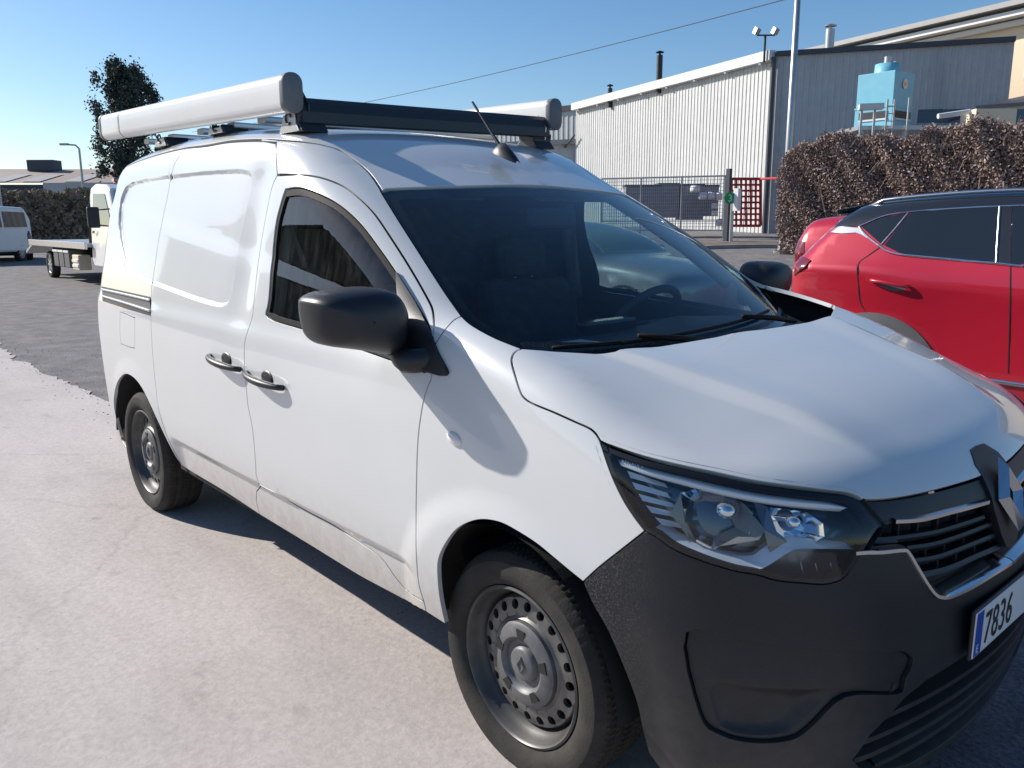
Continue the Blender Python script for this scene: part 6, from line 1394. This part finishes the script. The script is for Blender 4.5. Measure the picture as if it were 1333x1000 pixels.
for z in (1.05,1.6): pass
for y in (-.85,.85):
    mb=MB(); mb.tube(np.array([(4.30,y,.98),(4.45,y,1.75)]),.04,8); mb.build('headboard_post',tt,['blackpipe'])
mb=MB(); mb.tube(np.array([(4.45,-.85,1.75),(4.45,.85,1.75)]),.04,8); mb.build('headboard_rail',tt,['blackpipe']); tb('winch',(4.05,0,1.15),(.4,.8,.3),'blackpipe',.03)
cabp=[(4.75,.62),(4.75,2.05),(4.85,2.24),(5.2,2.32),(6.0,2.28),(6.25,2.18),(6.72,1.42),(7.15,1.28),(7.28,1.10),(7.30,.45),(6.9,.42),(6.88,.62),(6.75,.80),(6.5,.88),(6.2,.84),(6.0,.62),(5.9,.45),(4.9,.45)]
def cabsec(y): return 1.0
mb=MB(); n=len(cabp); V=[]
for y,k in ((-1.0,0),(-1.0,1),(1.0,1),(1.0,0)):
    pass
V=[];rows=[(-.90,.06),(-.985,0.),(-.985,0.),(.985,0.),(.985,0.),(.90,.06)]
def ty(y,z): return y*(1-.09*max(0,z-1.2))
G=[]
for y,ins in ((-.98,0.),(.98,0.)): G.append([(x,ty(y,z),z) for x,z in cabp])
mb.add(G[0]+G[1],[tuple(range(n-1,-1,-1)),tuple(range(n,2*n))]+[(i,(i+1)%n,n+(i+1)%n,n+i) for i in range(n)]); cab=mb.build('cab',tt,['whitep'],bevel=.05)
for sg in (-1,1):
    def sp2(pts,name,m,off=.012,par=None):
        mb=MB(); mb.add([(x,sg*(ty(.98,z)+off),z) for x,z in pts],[tuple(range(len(pts)))]); return mb.build(name,par or tt,[m])
    sp2([(5.05,1.40),(5.08,2.10),(5.95,2.08),(6.45,1.40)],'side_window','darkglass'); sp2([(4.98,.55),(4.98,1.36),(4.99,1.36),(4.99,.55)],'door_seam','under'); sp2([(6.0,.9),(6.3,1.36),(6.31,1.36),(6.01,.9)],'door_seam','under'); sp2([(5.06,1.22),(5.06,1.28),(5.24,1.28),(5.24,1.22)],'door_handle','under',.02)
    mb=MB(); mb.tube(np.array([(6.35,sg*.95,1.75),(6.38,sg*1.25,1.72),(6.38,sg*1.25,1.42),(6.33,sg*.97,1.38)]),.018,6); a_=mb.build('mirror_arm',tt,['blackpipe']); mb=MB(); mb.box((6.38,sg*1.30,1.57),(.10,.24,.44)); mb.build('door_mirror',tt,['mirrorpl'],bevel=.03)
    for ax,yy in ((.6,.96),(6.42,.97)): simple_wheel(tt,ax,sg*yy,.36,sg,'galv',8)
mb=MB(); mb.add([(6.30,-.80,2.13),(6.30,.80,2.13),(6.74,.88,1.45),(6.74,-.88,1.45)],[(0,1,2,3)]); o=mb.build('windscreen',tt,['darkglass']); o.location=(.02,0,.02)
tb('beacon_bar',(5.4,0,2.40),(.22,1.1,.12),'tail',.03); tb('headlamp',(7.29,-.70,.85),(.04,.35,.20),'refl',.02); tb('headlamp',(7.29,.70,.85),(.04,.35,.20),'refl',.02); tb('bumper',(7.28,0,.52),(.14,1.9,.24),'cladding',.04); tb('grille',(7.30,0,.85),(.03,.9,.26),'under')
# ---- white recovery van and low car seen past the bed
rv=empty('recovery_van',(*sr(31,-19.9),0),0,'white van with orange roof beacon behind the tow truck','van')
rp=[(-2.2,.35),(-2.25,1.6),(-1.9,2.05),(.6,2.1),(.95,2.0),(1.45,1.35),(2.15,1.15),(2.3,.9),(2.3,.4)]; n=len(rp)
mb=MB(); mb.add([(x,y*(1-.10*max(0,z-1.1)),z) for y in (-.92,.92) for x,z in rp],[tuple(range(n-1,-1,-1)),tuple(range(n,2*n))]+[(i,(i+1)%n,n+(i+1)%n,n+i) for i in range(n)]); mb.build('body',rv,['whitep'],bevel=.08)
for sg in (-1,1):
    mb=MB(); mb.add([(x,sg*(.92*(1-.10*max(0,z-1.1))+.012),z) for x,z in ((-.2,1.3),(-.2,1.88),(.75,1.86),(1.2,1.32))],[(0,1,2,3)]); mb.build('side_window',rv,['darkglass'])
    mb=MB(); mb.add([(x,sg*(.92*(1-.10*max(0,z-1.1))+.012),z) for x,z in ((-1.9,1.3),(-1.85,1.86),(-.35,1.88),(-.35,1.3))],[(0,1,2,3)]); mb.build('side_window',rv,['darkglass'])
    for ax in (-1.35,1.45): simple_wheel(rv,ax,sg*.90,.33,sg,'galv',8)
    mb=MB(); mb.box((2.29,sg*.68,.88),(.06,.36,.2)); mb.build('headlamp',rv,['refl'],bevel=.03); mb=MB(); mb.box((1.15,sg*1.02,1.32),(.12,.16,.26)); mb.build('door_mirror',rv,['mirrorpl'],bevel=.03)
mb=MB(); mb.add([(.98,-.78,1.98),(.98,.78,1.98),(1.47,.84,1.38),(1.47,-.84,1.38)],[(0,1,2,3)]); o=mb.build('windscreen',rv,['darkglass']); o.location=(.03,0,.02)
mb=MB(); mb.lathe([(.10,2.08),(.10,2.22),(.06,2.30),(.001,2.32)],16); mb.build('roof_beacon',rv,['orange'],smooth=True)
rv.rotation_euler=(0,0,math.radians(-40))
